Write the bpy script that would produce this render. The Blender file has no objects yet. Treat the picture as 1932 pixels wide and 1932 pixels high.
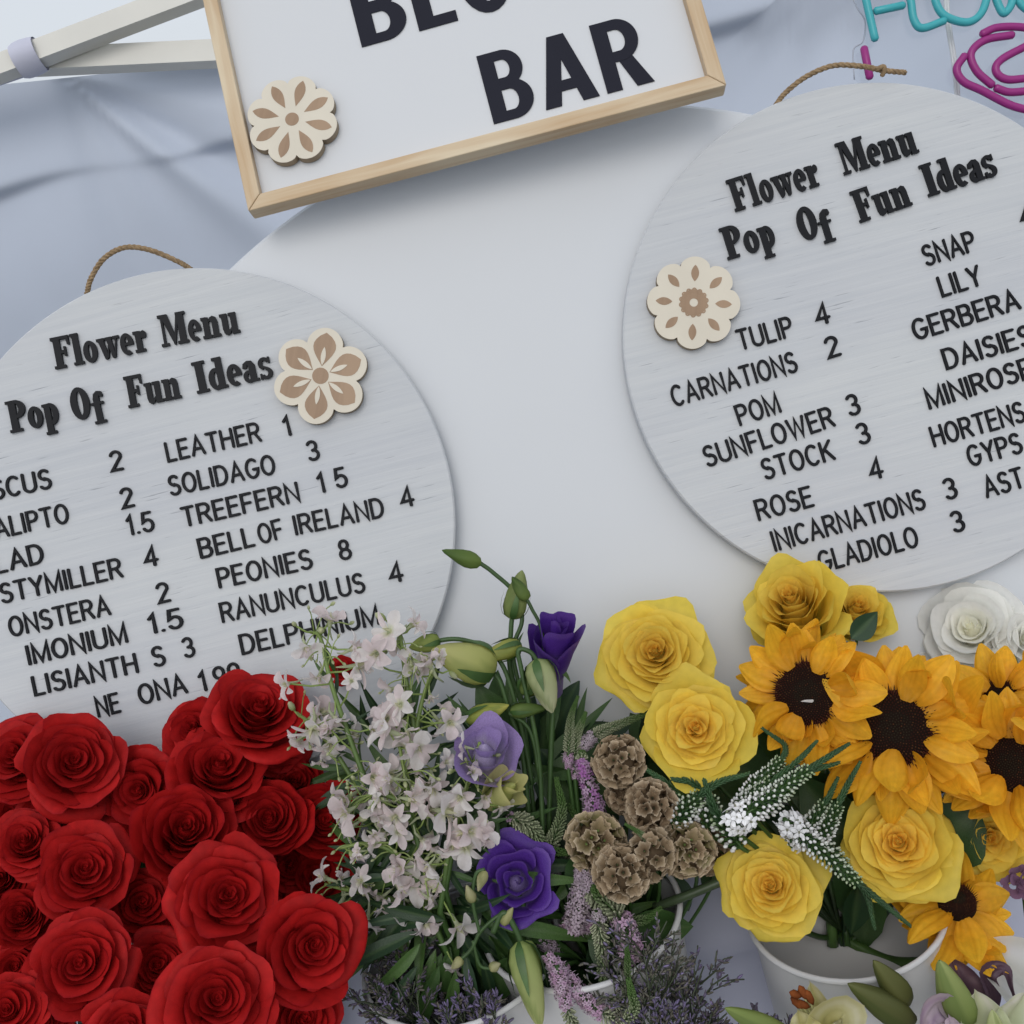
import bpy, math, random
from mathutils import Vector, Matrix
from math import sin, cos, pi, radians, sqrt, exp
scene = bpy.context.scene
COL = scene.collection
V = Vector

# ------------------------------------------------------------------ camera
PITCH, ROLL, FPX = radians(19), radians(14.5), 2072.0     # FPX: focal length for a 1932 px wide frame
CAM = V((0, 0, 1.60))
F = V((0, cos(PITCH), -sin(PITCH)))
R0 = V((1, 0, 0))
U0 = R0.cross(F).normalized()
RX = (R0 * cos(ROLL) - U0 * sin(ROLL)).normalized()
UX = (R0 * sin(ROLL) + U0 * cos(ROLL)).normalized()
cd = bpy.data.cameras.new('camera'); cam = bpy.data.objects.new('camera', cd); COL.objects.link(cam)
m = Matrix((RX, UX, -F)).transposed().to_4x4(); m.translation = CAM
cam.matrix_world = m
cd.sensor_width = 36.0; cd.lens = 36.0 * FPX / 1932.0
cd.clip_start = 0.02; cd.clip_end = 3000
scene.camera = cam

# ------------------------------------------------------------------ light
SUN_EL, SUN_AZ = radians(40), radians(190)
w = bpy.data.worlds.new("World"); scene.world = w; w.use_nodes = True
nt = w.node_tree; bg = nt.nodes['Background']
sky = nt.nodes.new('ShaderNodeTexSky'); sky.sky_type = 'NISHITA'; sky.sun_disc = False
sky.sun_elevation = SUN_EL; sky.sun_rotation = SUN_AZ; sky.dust_density = 4.0; sky.air_density = 1.0
hs = nt.nodes.new('ShaderNodeHueSaturation'); hs.inputs['Saturation'].default_value = 0.42
mx = nt.nodes.new('ShaderNodeMix'); mx.data_type = 'RGBA'; mx.inputs[0].default_value = 0.7
mx.inputs[7].default_value = (6.2, 6.6, 7.1, 1)           # even cloud cover
nt.links.new(sky.outputs[0], hs.inputs['Color']); nt.links.new(hs.outputs[0], mx.inputs[6])
nt.links.new(mx.outputs[2], bg.inputs[0]); bg.inputs[1].default_value = 0.13
sd = bpy.data.lights.new('sun', 'SUN'); sd.energy = 0.65; sd.angle = radians(28); sd.color = (1.0, 0.96, 0.9)
sun = bpy.data.objects.new('sun', sd); COL.objects.link(sun)
sdir = V((sin(SUN_AZ) * cos(SUN_EL), cos(SUN_AZ) * cos(SUN_EL), sin(SUN_EL)))
sun.rotation_euler = sdir.to_track_quat('Z', 'Y').to_euler()
vs = scene.view_settings; vs.view_transform = 'Standard'; vs.look = 'None'; vs.gamma = 1; vs.exposure = -0.02
scene.cycles.max_bounces = 8; scene.cycles.transparent_max_bounces = 12

# ------------------------------------------------------------------ helpers
def ray(px, py):
    return F + RX * ((px - 966) / FPX) + UX * ((966 - py) / FPX)
def P(px, py, d):                      # the place a pixel shows at the given distance along the view
    return CAM + ray(px, py) * d
def hit(px, py, o, n):
    r = ray(px, py); return CAM + r * ((o - CAM).dot(n) / r.dot(n))
def lerp(a, b, t): return a + (b - a) * t
def mixc(a, b, t): return tuple(lerp(a[i], b[i], t) for i in range(3))
def clamp(x, a=0.0, b=1.0): return max(a, min(b, x))

WM = {}
def props(o, label=None, cat=None, group=None, kind=None):
    if label: o['label'] = label
    if cat: o['category'] = cat
    if group: o['group'] = group
    if kind: o['kind'] = kind
    return o
def thing(name, label, cat, mat=None, group=None):
    o = bpy.data.objects.new(name, None); COL.objects.link(o); o.empty_display_size = 0.02
    mat = mat or Matrix.Identity(4)
    o.matrix_world = mat; WM[o] = mat.copy()
    return props(o, label, cat, group)
def frame(pos, z, spin=0.0, up=None):
    z = z.normalized(); up = up or UX
    x = up.cross(z)
    if x.length < 1e-4: x = RX.copy()
    x.normalize(); y = z.cross(x)
    m = Matrix((x, y, z)).transposed().to_4x4() @ Matrix.Rotation(spin, 4, 'Z')
    m.translation = pos
    return m
def link(me, name, parent=None, mw=None):
    o = bpy.data.objects.new(name, me); COL.objects.link(o)
    mw = mw or (WM[parent] if parent else Matrix.Identity(4))
    if parent:
        o.parent = parent; o.matrix_basis = WM[parent].inverted() @ mw
    else: o.matrix_world = mw
    WM[o] = mw.copy()
    return o

class MB:
    def __init__(s): s.v = []; s.f = []; s.c = []; s.fm = []; s.mi = 0
    def vert(s, p, c=(1, 1, 1)):
        s.v.append((p[0], p[1], p[2])); s.c.append((c[0], c[1], c[2], 1.0)); return len(s.v) - 1
    def face(s, *i): s.f.append(tuple(i)); s.fm.append(s.mi)
    def grid(s, nu, nv, fn):
        b = len(s.v)
        for j in range(nv):
            for i in range(nu):
                p, c = fn(i / (nu - 1), j / (nv - 1)); s.vert(p, c)
        for j in range(nv - 1):
            for i in range(nu - 1):
                a = b + j * nu + i; s.face(a, a + 1, a + nu + 1, a + nu)
    def tube(s, pts, rad, n=6, c=(1, 1, 1), c2=None, cap=True):
        pts = [V(p) for p in pts]; k = len(pts)
        if not hasattr(rad, '__len__'): rad = [rad] * k
        b = len(s.v); nrm = None
        for i in range(k):
            t = (pts[min(i + 1, k - 1)] - pts[max(i - 1, 0)])
            t = t.normalized() if t.length > 1e-9 else V((0, 0, 1))
            if nrm is None:
                nrm = t.orthogonal().normalized()
            nrm = (nrm - t * nrm.dot(t))
            nrm = nrm.normalized() if nrm.length > 1e-6 else t.orthogonal().normalized()
            bn = t.cross(nrm)
            cc = mixc(c, c2, i / (k - 1)) if c2 else c
            for q in range(n):
                a = 2 * pi * q / n
                s.vert(pts[i] + (nrm * cos(a) + bn * sin(a)) * rad[i], cc)
        for i in range(k - 1):
            for q in range(n):
                a = b + i * n + q; a2 = b + i * n + (q + 1) % n
                s.face(a, a2, a2 + n, a + n)
        if cap:
            s.face(*[b + q for q in reversed(range(n))]); s.face(*[b + (k - 1) * n + q for q in range(n)])
    def lathe(s, prof, n, cf=None, wob=None, mat=None):
        b = len(s.v); k = len(prof)
        for i, (r, z) in enumerate(prof):
            for q in range(n):
                a = 2 * pi * q / n; rr = r * (wob(a, i / (k - 1)) if wob else 1)
                p = V((rr * cos(a), rr * sin(a), z))
                if mat: p = mat @ p
                s.vert(p, cf(a, i / (k - 1)) if cf else (1, 1, 1))
        for i in range(k - 1):
            for q in range(n):
                a = b + i * n + q; a2 = b + i * n + (q + 1) % n
                s.face(a, a2, a2 + n, a + n)
    def prism(s, poly, z0, z1, mat=None, c=(1, 1, 1), bottom=False):
        n = len(poly); b = len(s.v)
        ar = sum(poly[i][0] * poly[(i + 1) % n][1] - poly[(i + 1) % n][0] * poly[i][1] for i in range(n))
        if ar < 0: poly = poly[::-1]
        for z in (z0, z1):
            for x, y in poly:
                p = V((x, y, z)); s.vert(mat @ p if mat else p, c)
        s.face(*[b + n + i for i in range(n)])
        if bottom: s.face(*[b + i for i in reversed(range(n))])
        for i in range(n):
            j = (i + 1) % n; s.face(b + i, b + j, b + n + j, b + n + i)
    def ring(s, cx, cy, ro, ri, a0, a1, z0, z1, mat=None, n=20, c=(1, 1, 1)):
        b = len(s.v)
        for k in range(n + 1):
            a = radians(lerp(a0, a1, k / n)); ca, sa = cos(a), sin(a)
            for (r, z) in ((ro, z0), (ro, z1), (ri, z1), (ri, z0)):
                p = V((cx + r[0] * ca, cy + r[1] * sa, z)); s.vert(mat @ p if mat else p, c)
        for k in range(n):
            for q in range(3):
                a = b + k * 4 + q; s.face(a, a + 4, a + 5, a + 1)
        if abs(a1 - a0) < 359: 
            s.face(b, b + 1, b + 2, b + 3); e = b + n * 4; s.face(e + 3, e + 2, e + 1, e)
    def box(s, c, h, mat=None, col=(1, 1, 1)):
        b = len(s.v)
        for dz in (-1, 1):
            for dx, dy in ((-1, -1), (1, -1), (1, 1), (-1, 1)):
                p = V((c[0] + dx * h[0], c[1] + dy * h[1], c[2] + dz * h[2])); s.vert(mat @ p if mat else p, col)
        for f in ((3, 2, 1, 0), (4, 5, 6, 7), (0, 1, 5, 4), (1, 2, 6, 5), (2, 3, 7, 6), (3, 0, 4, 7)):
            s.face(*[b + i for i in f])
    def mesh(s, name, mats, smooth=True):
        me = bpy.data.meshes.new(name); me.from_pydata(s.v, [], s.f)
        at = me.color_attributes.new('col', 'FLOAT_COLOR', 'POINT')
        at.data.foreach_set('color', [x for c in s.c for x in c])
        for mt in (mats if isinstance(mats, (list, tuple)) else [mats]): me.materials.append(mt)
        me.polygons.foreach_set('material_index', s.fm)
        me.polygons.foreach_set('use_smooth', [smooth] * len(s.f))
        me.update(); return me
    def build(s, name, mats, parent=None, mw=None, smooth=True):
        return link(s.mesh(name, mats, smooth), name, parent, mw)
    def local(s, parent):              # vertices were given in world space
        inv = WM[parent].inverted()
        s.v = [tuple(inv @ V(p)) for p in s.v]; return s

def bez(pts, n=12):                    # Catmull-Rom through points
    pts = [V(p) for p in pts]; q = [pts[0] * 2 - pts[1]] + pts + [pts[-1] * 2 - pts[-2]]; out = []
    for i in range(1, len(q) - 2):
        for k in range(n):
            t = k / n; a, b, c, d = q[i - 1], q[i], q[i + 1], q[i + 2]
            out.append(0.5 * ((2 * b) + (c - a) * t + (2 * a - 5 * b + 4 * c - d) * t * t + (3 * b - a - 3 * c + d) * t ** 3))
    out.append(pts[-1]); return out

# ------------------------------------------------------------------ materials
def newmat(name):
    mt = bpy.data.materials.new(name); mt.use_nodes = True
    return mt, mt.node_tree, mt.node_tree.nodes['Principled BSDF']
def plain(name, col, rough=0.6, noise=0.06, scale=40, bump=0.0, spec=0.4, stretch=None):
    mt, t, b = newmat(name); N, L = t.nodes, t.links
    tc = N.new('ShaderNodeTexCoord'); mp = N.new('ShaderNodeMapping'); no = N.new('ShaderNodeTexNoise')
    if stretch: mp.inputs['Scale'].default_value = stretch
    no.inputs['Scale'].default_value = scale; no.inputs['Detail'].default_value = 5
    L.new(tc.outputs['Object'], mp.inputs[0]); L.new(mp.outputs[0], no.inputs[0])
    cr = N.new('ShaderNodeValToRGB')
    cr.color_ramp.elements[0].position = .3; cr.color_ramp.elements[1].position = .7
    cr.color_ramp.elements[0].color = tuple(c * (1 - noise) for c in col) + (1,)
    cr.color_ramp.elements[1].color = tuple(min(1, c * (1 + noise)) for c in col) + (1,)
    L.new(no.outputs[0], cr.inputs[0]); L.new(cr.outputs[0], b.inputs['Base Color'])
    b.inputs['Roughness'].default_value = rough; b.inputs['Specular IOR Level'].default_value = spec
    if bump:
        bp = N.new('ShaderNodeBump'); bp.inputs['Strength'].default_value = bump; bp.inputs['Distance'].default_value = .002
        L.new(no.outputs[0], bp.inputs['Height']); L.new(bp.outputs[0], b.inputs['Normal'])
    return mt
def organic(name, rough=.55, transl=.25, sheen=0.0, vary=.18, scale=60, bump=.25, spec=.3):
    mt, t, b = newmat(name); N, L = t.nodes, t.links
    at = N.new('ShaderNodeVertexColor'); at.layer_name = 'col'
    tc = N.new('ShaderNodeTexCoord'); no = N.new('ShaderNodeTexNoise')
    no.inputs['Scale'].default_value = scale; no.inputs['Detail'].default_value = 4
    L.new(tc.outputs['Object'], no.inputs[0])
    mr = N.new('ShaderNodeMapRange'); mr.inputs[1].default_value = .3; mr.inputs[2].default_value = .7
    mr.inputs[3].default_value = 1 - vary; mr.inputs[4].default_value = 1 + vary * .6
    L.new(no.outputs[0], mr.inputs[0])
    oi = N.new('ShaderNodeObjectInfo'); hv = N.new('ShaderNodeHueSaturation')
    m2 = N.new('ShaderNodeMapRange'); m2.inputs[3].default_value = .9; m2.inputs[4].default_value = 1.08
    L.new(oi.outputs['Random'], m2.inputs[0])
    mu = N.new('ShaderNodeMath'); mu.operation = 'MULTIPLY'
    L.new(mr.outputs[0], mu.inputs[0]); L.new(m2.outputs[0], mu.inputs[1])
    L.new(at.outputs[0], hv.inputs['Color']); L.new(mu.outputs[0], hv.inputs['Value'])
    L.new(hv.outputs[0], b.inputs['Base Color'])
    b.inputs['Roughness'].default_value = rough; b.inputs['Specular IOR Level'].default_value = spec
    if sheen:
        b.inputs['Sheen Weight'].default_value = sheen; b.inputs['Sheen Roughness'].default_value = .4
        L.new(hv.outputs[0], b.inputs['Sheen Tint'])
    bp = N.new('ShaderNodeBump'); bp.inputs['Strength'].default_value = bump; bp.inputs['Distance'].default_value = .001
    L.new(no.outputs[0], bp.inputs['Height']); L.new(bp.outputs[0], b.inputs['Normal'])
    if transl:
        tr = N.new('ShaderNodeBsdfTranslucent'); ms = N.new('ShaderNodeMixShader'); ms.inputs[0].default_value = transl
        L.new(hv.outputs[0], tr.inputs[0]); L.new(b.outputs[0], ms.inputs[1]); L.new(tr.outputs[0], ms.inputs[2])
        L.new(ms.outputs[0], N['Material Output'].inputs[0])
    return mt
def whitewash(name):
    mt, t, b = newmat(name); N, L = t.nodes, t.links
    tc = N.new('ShaderNodeTexCoord')
    def noise(sc, s, d=6):
        mp = N.new('ShaderNodeMapping'); mp.inputs['Scale'].default_value = sc
        no = N.new('ShaderNodeTexNoise'); no.inputs['Scale'].default_value = s; no.inputs['Detail'].default_value = d
        L.new(tc.outputs['Object'], mp.inputs[0]); L.new(mp.outputs[0], no.inputs[0]); return no
    def ramp(src, a, ca, z, cz):
        r = N.new('ShaderNodeValToRGB'); e = r.color_ramp.elements
        e[0].position = a; e[0].color = ca; e[1].position = z; e[1].color = cz; L.new(src.outputs[0], r.inputs[0]); return r
    n1 = noise((7, 240, 1), 1.0); n2 = noise((26, 620, 1), 1.0, 3); n3 = noise((3, 9, 1), 1.0, 3)
    base = ramp(n1, .28, (.535, .56, .595, 1), .7, (.60, .62, .645, 1))
    crack = ramp(n2, .25, (.52, .53, .56, 1), .34, (1, 1, 1, 1))
    soft = ramp(n3, .3, (.9, .9, .92, 1), .7, (1.0, 1.0, .98, 1))
    m1 = N.new('ShaderNodeMix'); m1.data_type = 'RGBA'; m1.blend_type = 'MULTIPLY'; m1.inputs[0].default_value = 1
    L.new(base.outputs[0], m1.inputs[6]); L.new(crack.outputs[0], m1.inputs[7])
    m2 = N.new('ShaderNodeMix'); m2.data_type = 'RGBA'; m2.blend_type = 'MULTIPLY'; m2.inputs[0].default_value = 1
    L.new(m1.outputs[2], m2.inputs[6]); L.new(soft.outputs[0], m2.inputs[7])
    L.new(m2.outputs[2], b.inputs['Base Color']); b.inputs['Roughness'].default_value = .7
    bp = N.new('ShaderNodeBump'); bp.inputs['Strength'].default_value = .3; bp.inputs['Distance'].default_value = .0005
    L.new(n2.outputs[0], bp.inputs['Height']); L.new(bp.outputs[0], b.inputs['Normal'])
    return mt
def pine(name, ca, cb):
    mt, t, b = newmat(name); N, L = t.nodes, t.links
    tc = N.new('ShaderNodeTexCoord'); mp = N.new('ShaderNodeMapping'); mp.inputs['Scale'].default_value = (4, 60, 60)
    no = N.new('ShaderNodeTexNoise'); no.inputs['Scale'].default_value = 2.2; no.inputs['Detail'].default_value = 6
    no.inputs['Distortion'].default_value = .6
    L.new(tc.outputs['Object'], mp.inputs[0]); L.new(mp.outputs[0], no.inputs[0])
    n2 = N.new('ShaderNodeTexNoise'); n2.inputs['Scale'].default_value = 9; L.new(tc.outputs['Object'], n2.inputs[0])
    ad = N.new('ShaderNodeMath'); ad.operation = 'MULTIPLY_ADD'; ad.inputs[1].default_value = .5
    L.new(n2.outputs[0], ad.inputs[0]); 
    hf = N.new('ShaderNodeMath'); hf.operation = 'MULTIPLY'; hf.inputs[1].default_value = .5
    L.new(no.outputs[0], hf.inputs[0]); L.new(hf.outputs[0], ad.inputs[2])
    r = N.new('ShaderNodeValToRGB'); e = r.color_ramp.elements
    e[0].position = .36; e[0].color = ca; e[1].position = .6; e[1].color = cb
    L.new(ad.outputs[0], r.inputs[0]); L.new(r.outputs[0], b.inputs['Base Color']); b.inputs['Roughness'].default_value = .5
    return mt

M_red = organic('red_petal', .6, .10, .0, .2, 5, .06, .12)
M_yel = organic('yellow_petal', .45, .42, 0, .07, 6, .03, .25)
M_sun = organic('sunflower_petal', .5, .38, 0, .12, 12, .1, .25)
M_wht = organic('white_petal', .5, .5, 0, .05, 8, .03, .25)
M_pur = organic('purple_petal', .5, .2, .1, .2, 35, .2, .3)
M_leaf = organic('leaf', .42, .12, 0, .25, 90, .3, .4)
M_bead = organic('tiny_florets', .6, .1, 0, .1, 400, .0, .2)
M_pod = organic('dry_pod', .8, .2, 0, .22, 300, .3, .1)
M_dark = organic('dark_disc', .85, 0, 0, .3, 300, .2, .1)
M_white = plain('white_board', (.62, .645, .68), .45, .028, 2.5)
M_ww = whitewash('whitewashed_wood')
M_frame = pine('pale_pine', (.50, .34, .19, 1), (.66, .55, .39, 1))
M_ply = plain('pale_plywood', (.68, .63, .53), .6, .04, 30)
M_burn = pine('engraved_brown', (.27, .17, .10, 1), (.36, .24, .15, 1))
M_edge = plain('burnt_edge', (.30, .24, .17), .7, .2, 60)
M_black = plain('black_letter', (.007, .008, .011), .5, .05, 20, 0, .18)
M_ink = plain('printed_black', (.010, .011, .022), .6, .05, 20, 0, .2)
M_panel = plain('sign_panel', (.63, .65, .68), .5, .012, 5)
M_rope = plain('jute', (.30, .21, .12), .9, .3, 300, .6)
M_pole = plain('cream_pole', (.68, .67, .62), .45, .05, 8)
M_clothw = plain('tent_cloth', (.53, .585, .69), .85, .03, 5, .0)
M_clothv = plain('tent_valance_cloth', (.495, .54, .64), .85, .04, 5, .0)
M_table = plain('table_cloth', (.44, .46, .57), .85, .03, 6)
M_strap = plain('strap_cloth', (.56, .57, .68), .8, .04, 20)
M_bucket = plain('white_bucket', (.56, .56, .57), .35, .02, 10)
M_teal = plain('teal_tube', (.055, .40, .44), .35, .03, 20)
M_mag = plain('magenta_tube', (.30, .025, .19), .35, .03, 20)
M_cord = plain('white_cord', (.75, .75, .74), .4, .03, 20)
M_ground = plain('ground', (.20, .20, .19), .9, .2, 3)
def acrylic():
    mt, t, b = newmat('clear_acrylic'); N, L = t.nodes, t.links
    tr = N.new('ShaderNodeBsdfTransparent'); tr.inputs[0].default_value = (.95, .96, .97, 1)
    gl = N.new('ShaderNodeBsdfGlossy'); gl.inputs['Roughness'].default_value = .05
    ms = N.new('ShaderNodeMixShader'); ms.inputs[0].default_value = .03
    L.new(tr.outputs[0], ms.inputs[1]); L.new(gl.outputs[0], ms.inputs[2]); L.new(ms.outputs[0], N['Material Output'].inputs[0])
    return mt
M_acr = acrylic()
M_acre = plain('acrylic_edge', (.42, .45, .52), .2, .02, 10)

# ------------------------------------------------------------------ lettering
def arc(cx, cy, rx, ry, a0, a1, n=12):
    return [(cx + rx * cos(radians(lerp(a0, a1, k / n))), cy + ry * sin(radians(lerp(a0, a1, k / n)))) for k in range(n + 1)]
MONO = {
 'A': (.62, [[(0, 0), (.31, 1), (.62, 0)], [(.11, .33), (.51, .33)]]),
 'B': (.52, [[(0, 0), (0, 1), (.27, 1)] + arc(.29, .76, .19, .24, 90, -90) + [(0, .52)], [(.29, .52)] + arc(.29, .26, .23, .26, 90, -90) + [(0, 0)]]),
 'C': (.58, [arc(.31, .5, .31, .5, 48, 312, 18)]),
 'D': (.56, [[(0, 0), (0, 1), (.2, 1)] + arc(.22, .5, .34, .5, 90, -90, 16) + [(0, 0)]]),
 'E': (.46, [[(.46, 1), (0, 1), (0, 0), (.46, 0)], [(0, .52), (.4, .52)]]),
 'F': (.45, [[(.45, 1), (0, 1), (0, 0)], [(0, .5), (.38, .5)]]),
 'G': (.6, [arc(.31, .5, .31, .5, 48, 330, 18) + [(.6, .44), (.36, .44)]]),
 'H': (.56, [[(0, 0), (0, 1)], [(.56, 0), (.56, 1)], [(0, .52), (.56, .52)]]),
 'I': (.02, [[(.01, 0), (.01, 1)]]),
 'K': (.55, [[(0, 0), (0, 1)], [(.52, 1), (0, .42)], [(.18, .6), (.55, 0)]]),
 'L': (.42, [[(0, 1), (0, 0), (.42, 0)]]),
 'M': (.68, [[(0, 0), (0, 1), (.34, .05), (.68, 1), (.68, 0)]]),
 'N': (.56, [[(0, 0), (0, 1), (.56, 0), (.56, 1)]]),
 'O': (.62, [arc(.31, .5, .31, .5, 0, 360, 24)]),
 'P': (.5, [[(0, 0), (0, 1), (.25, 1)] + arc(.26, .74, .24, .26, 90, -90) + [(0, .48)]]),
 'R': (.54, [[(0, 0), (0, 1), (.26, 1)] + arc(.28, .75, .23, .25, 90, -90) + [(0, .5)], [(.28, .5), (.54, 0)]]),
 'S': (.5, [arc(.25, .76, .22, .24, 30, 270, 12) + arc(.25, .26, .25, .26, 90, -150, 12)]),
 'T': (.54, [[(0, 1), (.54, 1)], [(.27, 1), (.27, 0)]]),
 'U': (.56, [[(0, 1), (0, .3)] + arc(.28, .28, .28, .28, 180, 360) + [(.56, 1)]]),
 'V': (.6, [[(0, 1), (.3, 0), (.6, 1)]]),
 'W': (.84, [[(0, 1), (.21, 0), (.42, .95), (.63, 0), (.84, 1)]]),
 'Y': (.56, [[(0, 1), (.28, .45), (.56, 1)], [(.28, .45), (.28, 0)]]),
 '1': (.2, [[(0, .78), (.17, 1), (.17, 0)]]),
 '2': (.5, [arc(.25, .75, .24, .25, 165, -20, 12) + [(0, 0), (.5, 0)]]),
 '3': (.5, [arc(.24, .75, .22, .25, 150, -90, 12), arc(.24, .26, .25, .26, 90, -150, 12)]),
 '4': (.52, [[(.38, 0), (.38, 1), (0, .28), (.52, .28)]]),
 '5': (.5, [[(.44, 1), (.08, 1), (.03, .52)] + arc(.24, .31, .25, .31, 130, -150, 14)]),
 '8': (.5, [arc(.25, .76, .2, .24, -90, 270, 18), arc(.25, .26, .25, .26, 90, 450, 18)]),
 '9': (.5, [arc(.25, .7, .24, .3, 0, 360, 18), [(.49, .7), (.47, .4), (.36, .1), (.2, 0)]]),
 '.': (.06, [[(.02, .02), (.05, .03)]]),
 ' ': (.3, []),
}
def stroke(mb, pl, r, z, mat, n=8):
    pl = [V((x, y, 0)) for x, y in pl]
    k = len(pl); closed = (pl[0] - pl[-1]).length < 1e-4
    rings = []
    for i in range(k):
        a = pl[i] - pl[i - 1] if i else (pl[-1] - pl[-2] if closed else pl[1] - pl[0])
        c = pl[i + 1] - pl[i] if i < k - 1 else (pl[1] - pl[0] if closed else pl[-1] - pl[-2])
        a = a.normalized(); c = c.normalized(); t = (a + c)
        t = t.normalized() if t.length > .2 else c
        sc = 1 / max(.45, sqrt(max(0, (1 + a.dot(c)) / 2)))
        rings.append((pl[i], V((-t.y, t.x, 0)) * sc, 1.0))
    if not closed:
        d0 = (pl[0] - pl[1]).normalized() * r; d1 = (pl[-1] - pl[-2]).normalized() * r
        s0, s1 = rings[0][1], rings[-1][1]
        rings = [(pl[0] + d0 * .75, s0, .4), (pl[0] + d0 * .45, s0, .8)] + rings + [(pl[-1] + d1 * .45, s1, .8), (pl[-1] + d1 * .75, s1, .4)]
    b = len(mb.v)
    sec = [(-1, 0), (-1, .6), (-.72, .95), (0, 1), (.72, .95), (1, .6), (1, 0)]
    n = len(sec)
    for p, s, q in rings:
        for (x, h) in sec:
            mb.vert(mat @ (p + s * (x * r * q) + V((0, 0, z * h))))
    for i in range(len(rings) - 1):
        for q in range(n - 1):
            a = b + i * n + q; mb.face(a + 1, a, a + n, a + n + 1)
    if not closed:
        mb.face(*[b + q for q in range(n)]); e = b + (len(rings) - 1) * n; mb.face(*[e + q for q in reversed(range(n))])

def Rc(a, b, c, d): return ('p', [(a, b), (c, b), (c, d), (a, d)])
def Pg(*p): return ('p', list(p))
def Rg(cx, cy, ro, ri, a0=0, a1=360): return ('r', cx, cy, ro, ri, a0, a1)
SLAB = {
 'F': (.66, [Rc(.08, 0, .31, 1), Rc(0, 0, .4, .09), Rc(0, .9, .64, 1), Pg((.53, .95), (.57, .7), (.64, .7), (.64, 1)), Rc(.3, .45, .47, .55), Rc(.42, .36, .49, .66)]),
 'l': (.36, [Rc(.07, 0, .28, 1), Rc(0, 0, .35, .09), Rc(0, .91, .28, 1)]),
 'o': (.48, [Rg(.24, .33, (.24, .35), (.06, .22))]),
 'w': (.78, [Pg((.04, .66), (.24, .66), (.35, .05), (.3, -.01), (.22, -.01)), Pg((.3, -.01), (.35, .05), (.45, .5), (.42, .62)), Pg((.34, .66), (.52, .66), (.6, .05), (.57, -.01), (.48, -.01)), Pg((.55, -.01), (.6, .06), (.72, .62), (.66, .62)), Rc(0, .58, .28, .67), Rc(.31, .58, .55, .67), Rc(.58, .58, .8, .67)]),
 'e': (.46, [Rg(.23, .33, (.23, .35), (.06, .22), 0, 305), Rc(.1, .29, .45, .38)]),
 'r': (.46, [Rc(.07, 0, .27, .66), Rc(0, 0, .36, .09), Rc(0, .58, .2, .67), Rg(.36, .54, (.1, .12), (.001, .001)), Pg((.24, .45), (.3, .6), (.38, .67), (.42, .6), (.3, .42))]),
 'M': (.97, [Rc(.09, 0, .17, .97), Rc(0, 0, .27, .09), Rc(0, .91, .25, 1), Rc(.67, 0, .9, 1), Rc(.59, 0, .97, .09), Rc(.64, .91, .97, 1), Pg((.1, 1), (.34, 1), (.54, .22), (.46, 0)), Pg((.44, .02), (.5, 0), (.74, .96), (.66, .98))]),
 'n': (.64, [Rc(.06, 0, .26, .66), Rc(0, 0, .31, .09), Rc(0, .58, .2, .67), Rc(.37, 0, .57, .5), Rc(.33, 0, .63, .09), Pg((.24, .5), (.32, .64), (.42, .68), (.53, .63), (.57, .49), (.37, .46), (.33, .53))]),
 'u': (.64, [Rc(.06, .17, .26, .66), Rc(0, .58, .26, .67), Rc(.37, 0, .57, .66), Rc(.31, .58, .57, .67), Rc(.4, 0, .64, .09), Pg((.06, .19), (.1, .04), (.2, -.02), (.3, .02), (.38, .14), (.37, .22), (.3, .14), (.26, .2))]),
 'P': (.62, [Rc(.08, 0, .31, 1), Rc(0, 0, .41, .09), Rc(0, .91, .32, 1), Rg(.3, .71, (.31, .29), (.1, .18), -90, 90)]),
 'p': (.5, [Rc(.06, -.3, .26, .66), Rc(0, -.3, .34, -.21), Rc(0, .58, .2, .67), Rg(.25, .33, (.24, .35), (.07, .22), -120, 120)]),
 'O': (.62, [Rg(.31, .5, (.31, .52), (.09, .38))]),
 'f': (.44, [Rc(.1, -.26, .3, .56), Rc(.02, -.26, .4, -.17), Rc(0, .34, .42, .42), Pg((.1, .5), (.14, .68), (.26, .77), (.4, .74), (.44, .62), (.4, .56), (.33, .58), (.31, .64), (.3, .5))]),
 'I': (.4, [Rc(.08, 0, .31, 1), Rc(0, 0, .39, .09), Rc(0, .91, .39, 1)]),
 'd': (.53, [Rg(.23, .33, (.23, .35), (.06, .22)), Rc(.27, 0, .47, 1), Rc(.19, .91, .47, 1), Rc(.3, 0, .54, .09)]),
 'a': (.47, [Rg(.18, .18, (.18, .2), (.05, .09)), Rc(.2, 0, .4, .52), Rc(.26, 0, .47, .08), Pg((.02, .46), (.05, .6), (.18, .68), (.32, .66), (.4, .52), (.2, .46), (.18, .57), (.14, .44))]),
 's': (.4, [Rg(.19, .48, (.19, .2), (.06, .1), 20, 250), Rg(.2, .17, (.2, .19), (.06, .09), -160, 85), Pg((.04, .42), (.14, .34), (.36, .2), (.3, .34), (.1, .44)), Rc(.31, .48, .37, .67), Rc(.01, 0, .07, .18)]),
 ' ': (.3, []),
}
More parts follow.
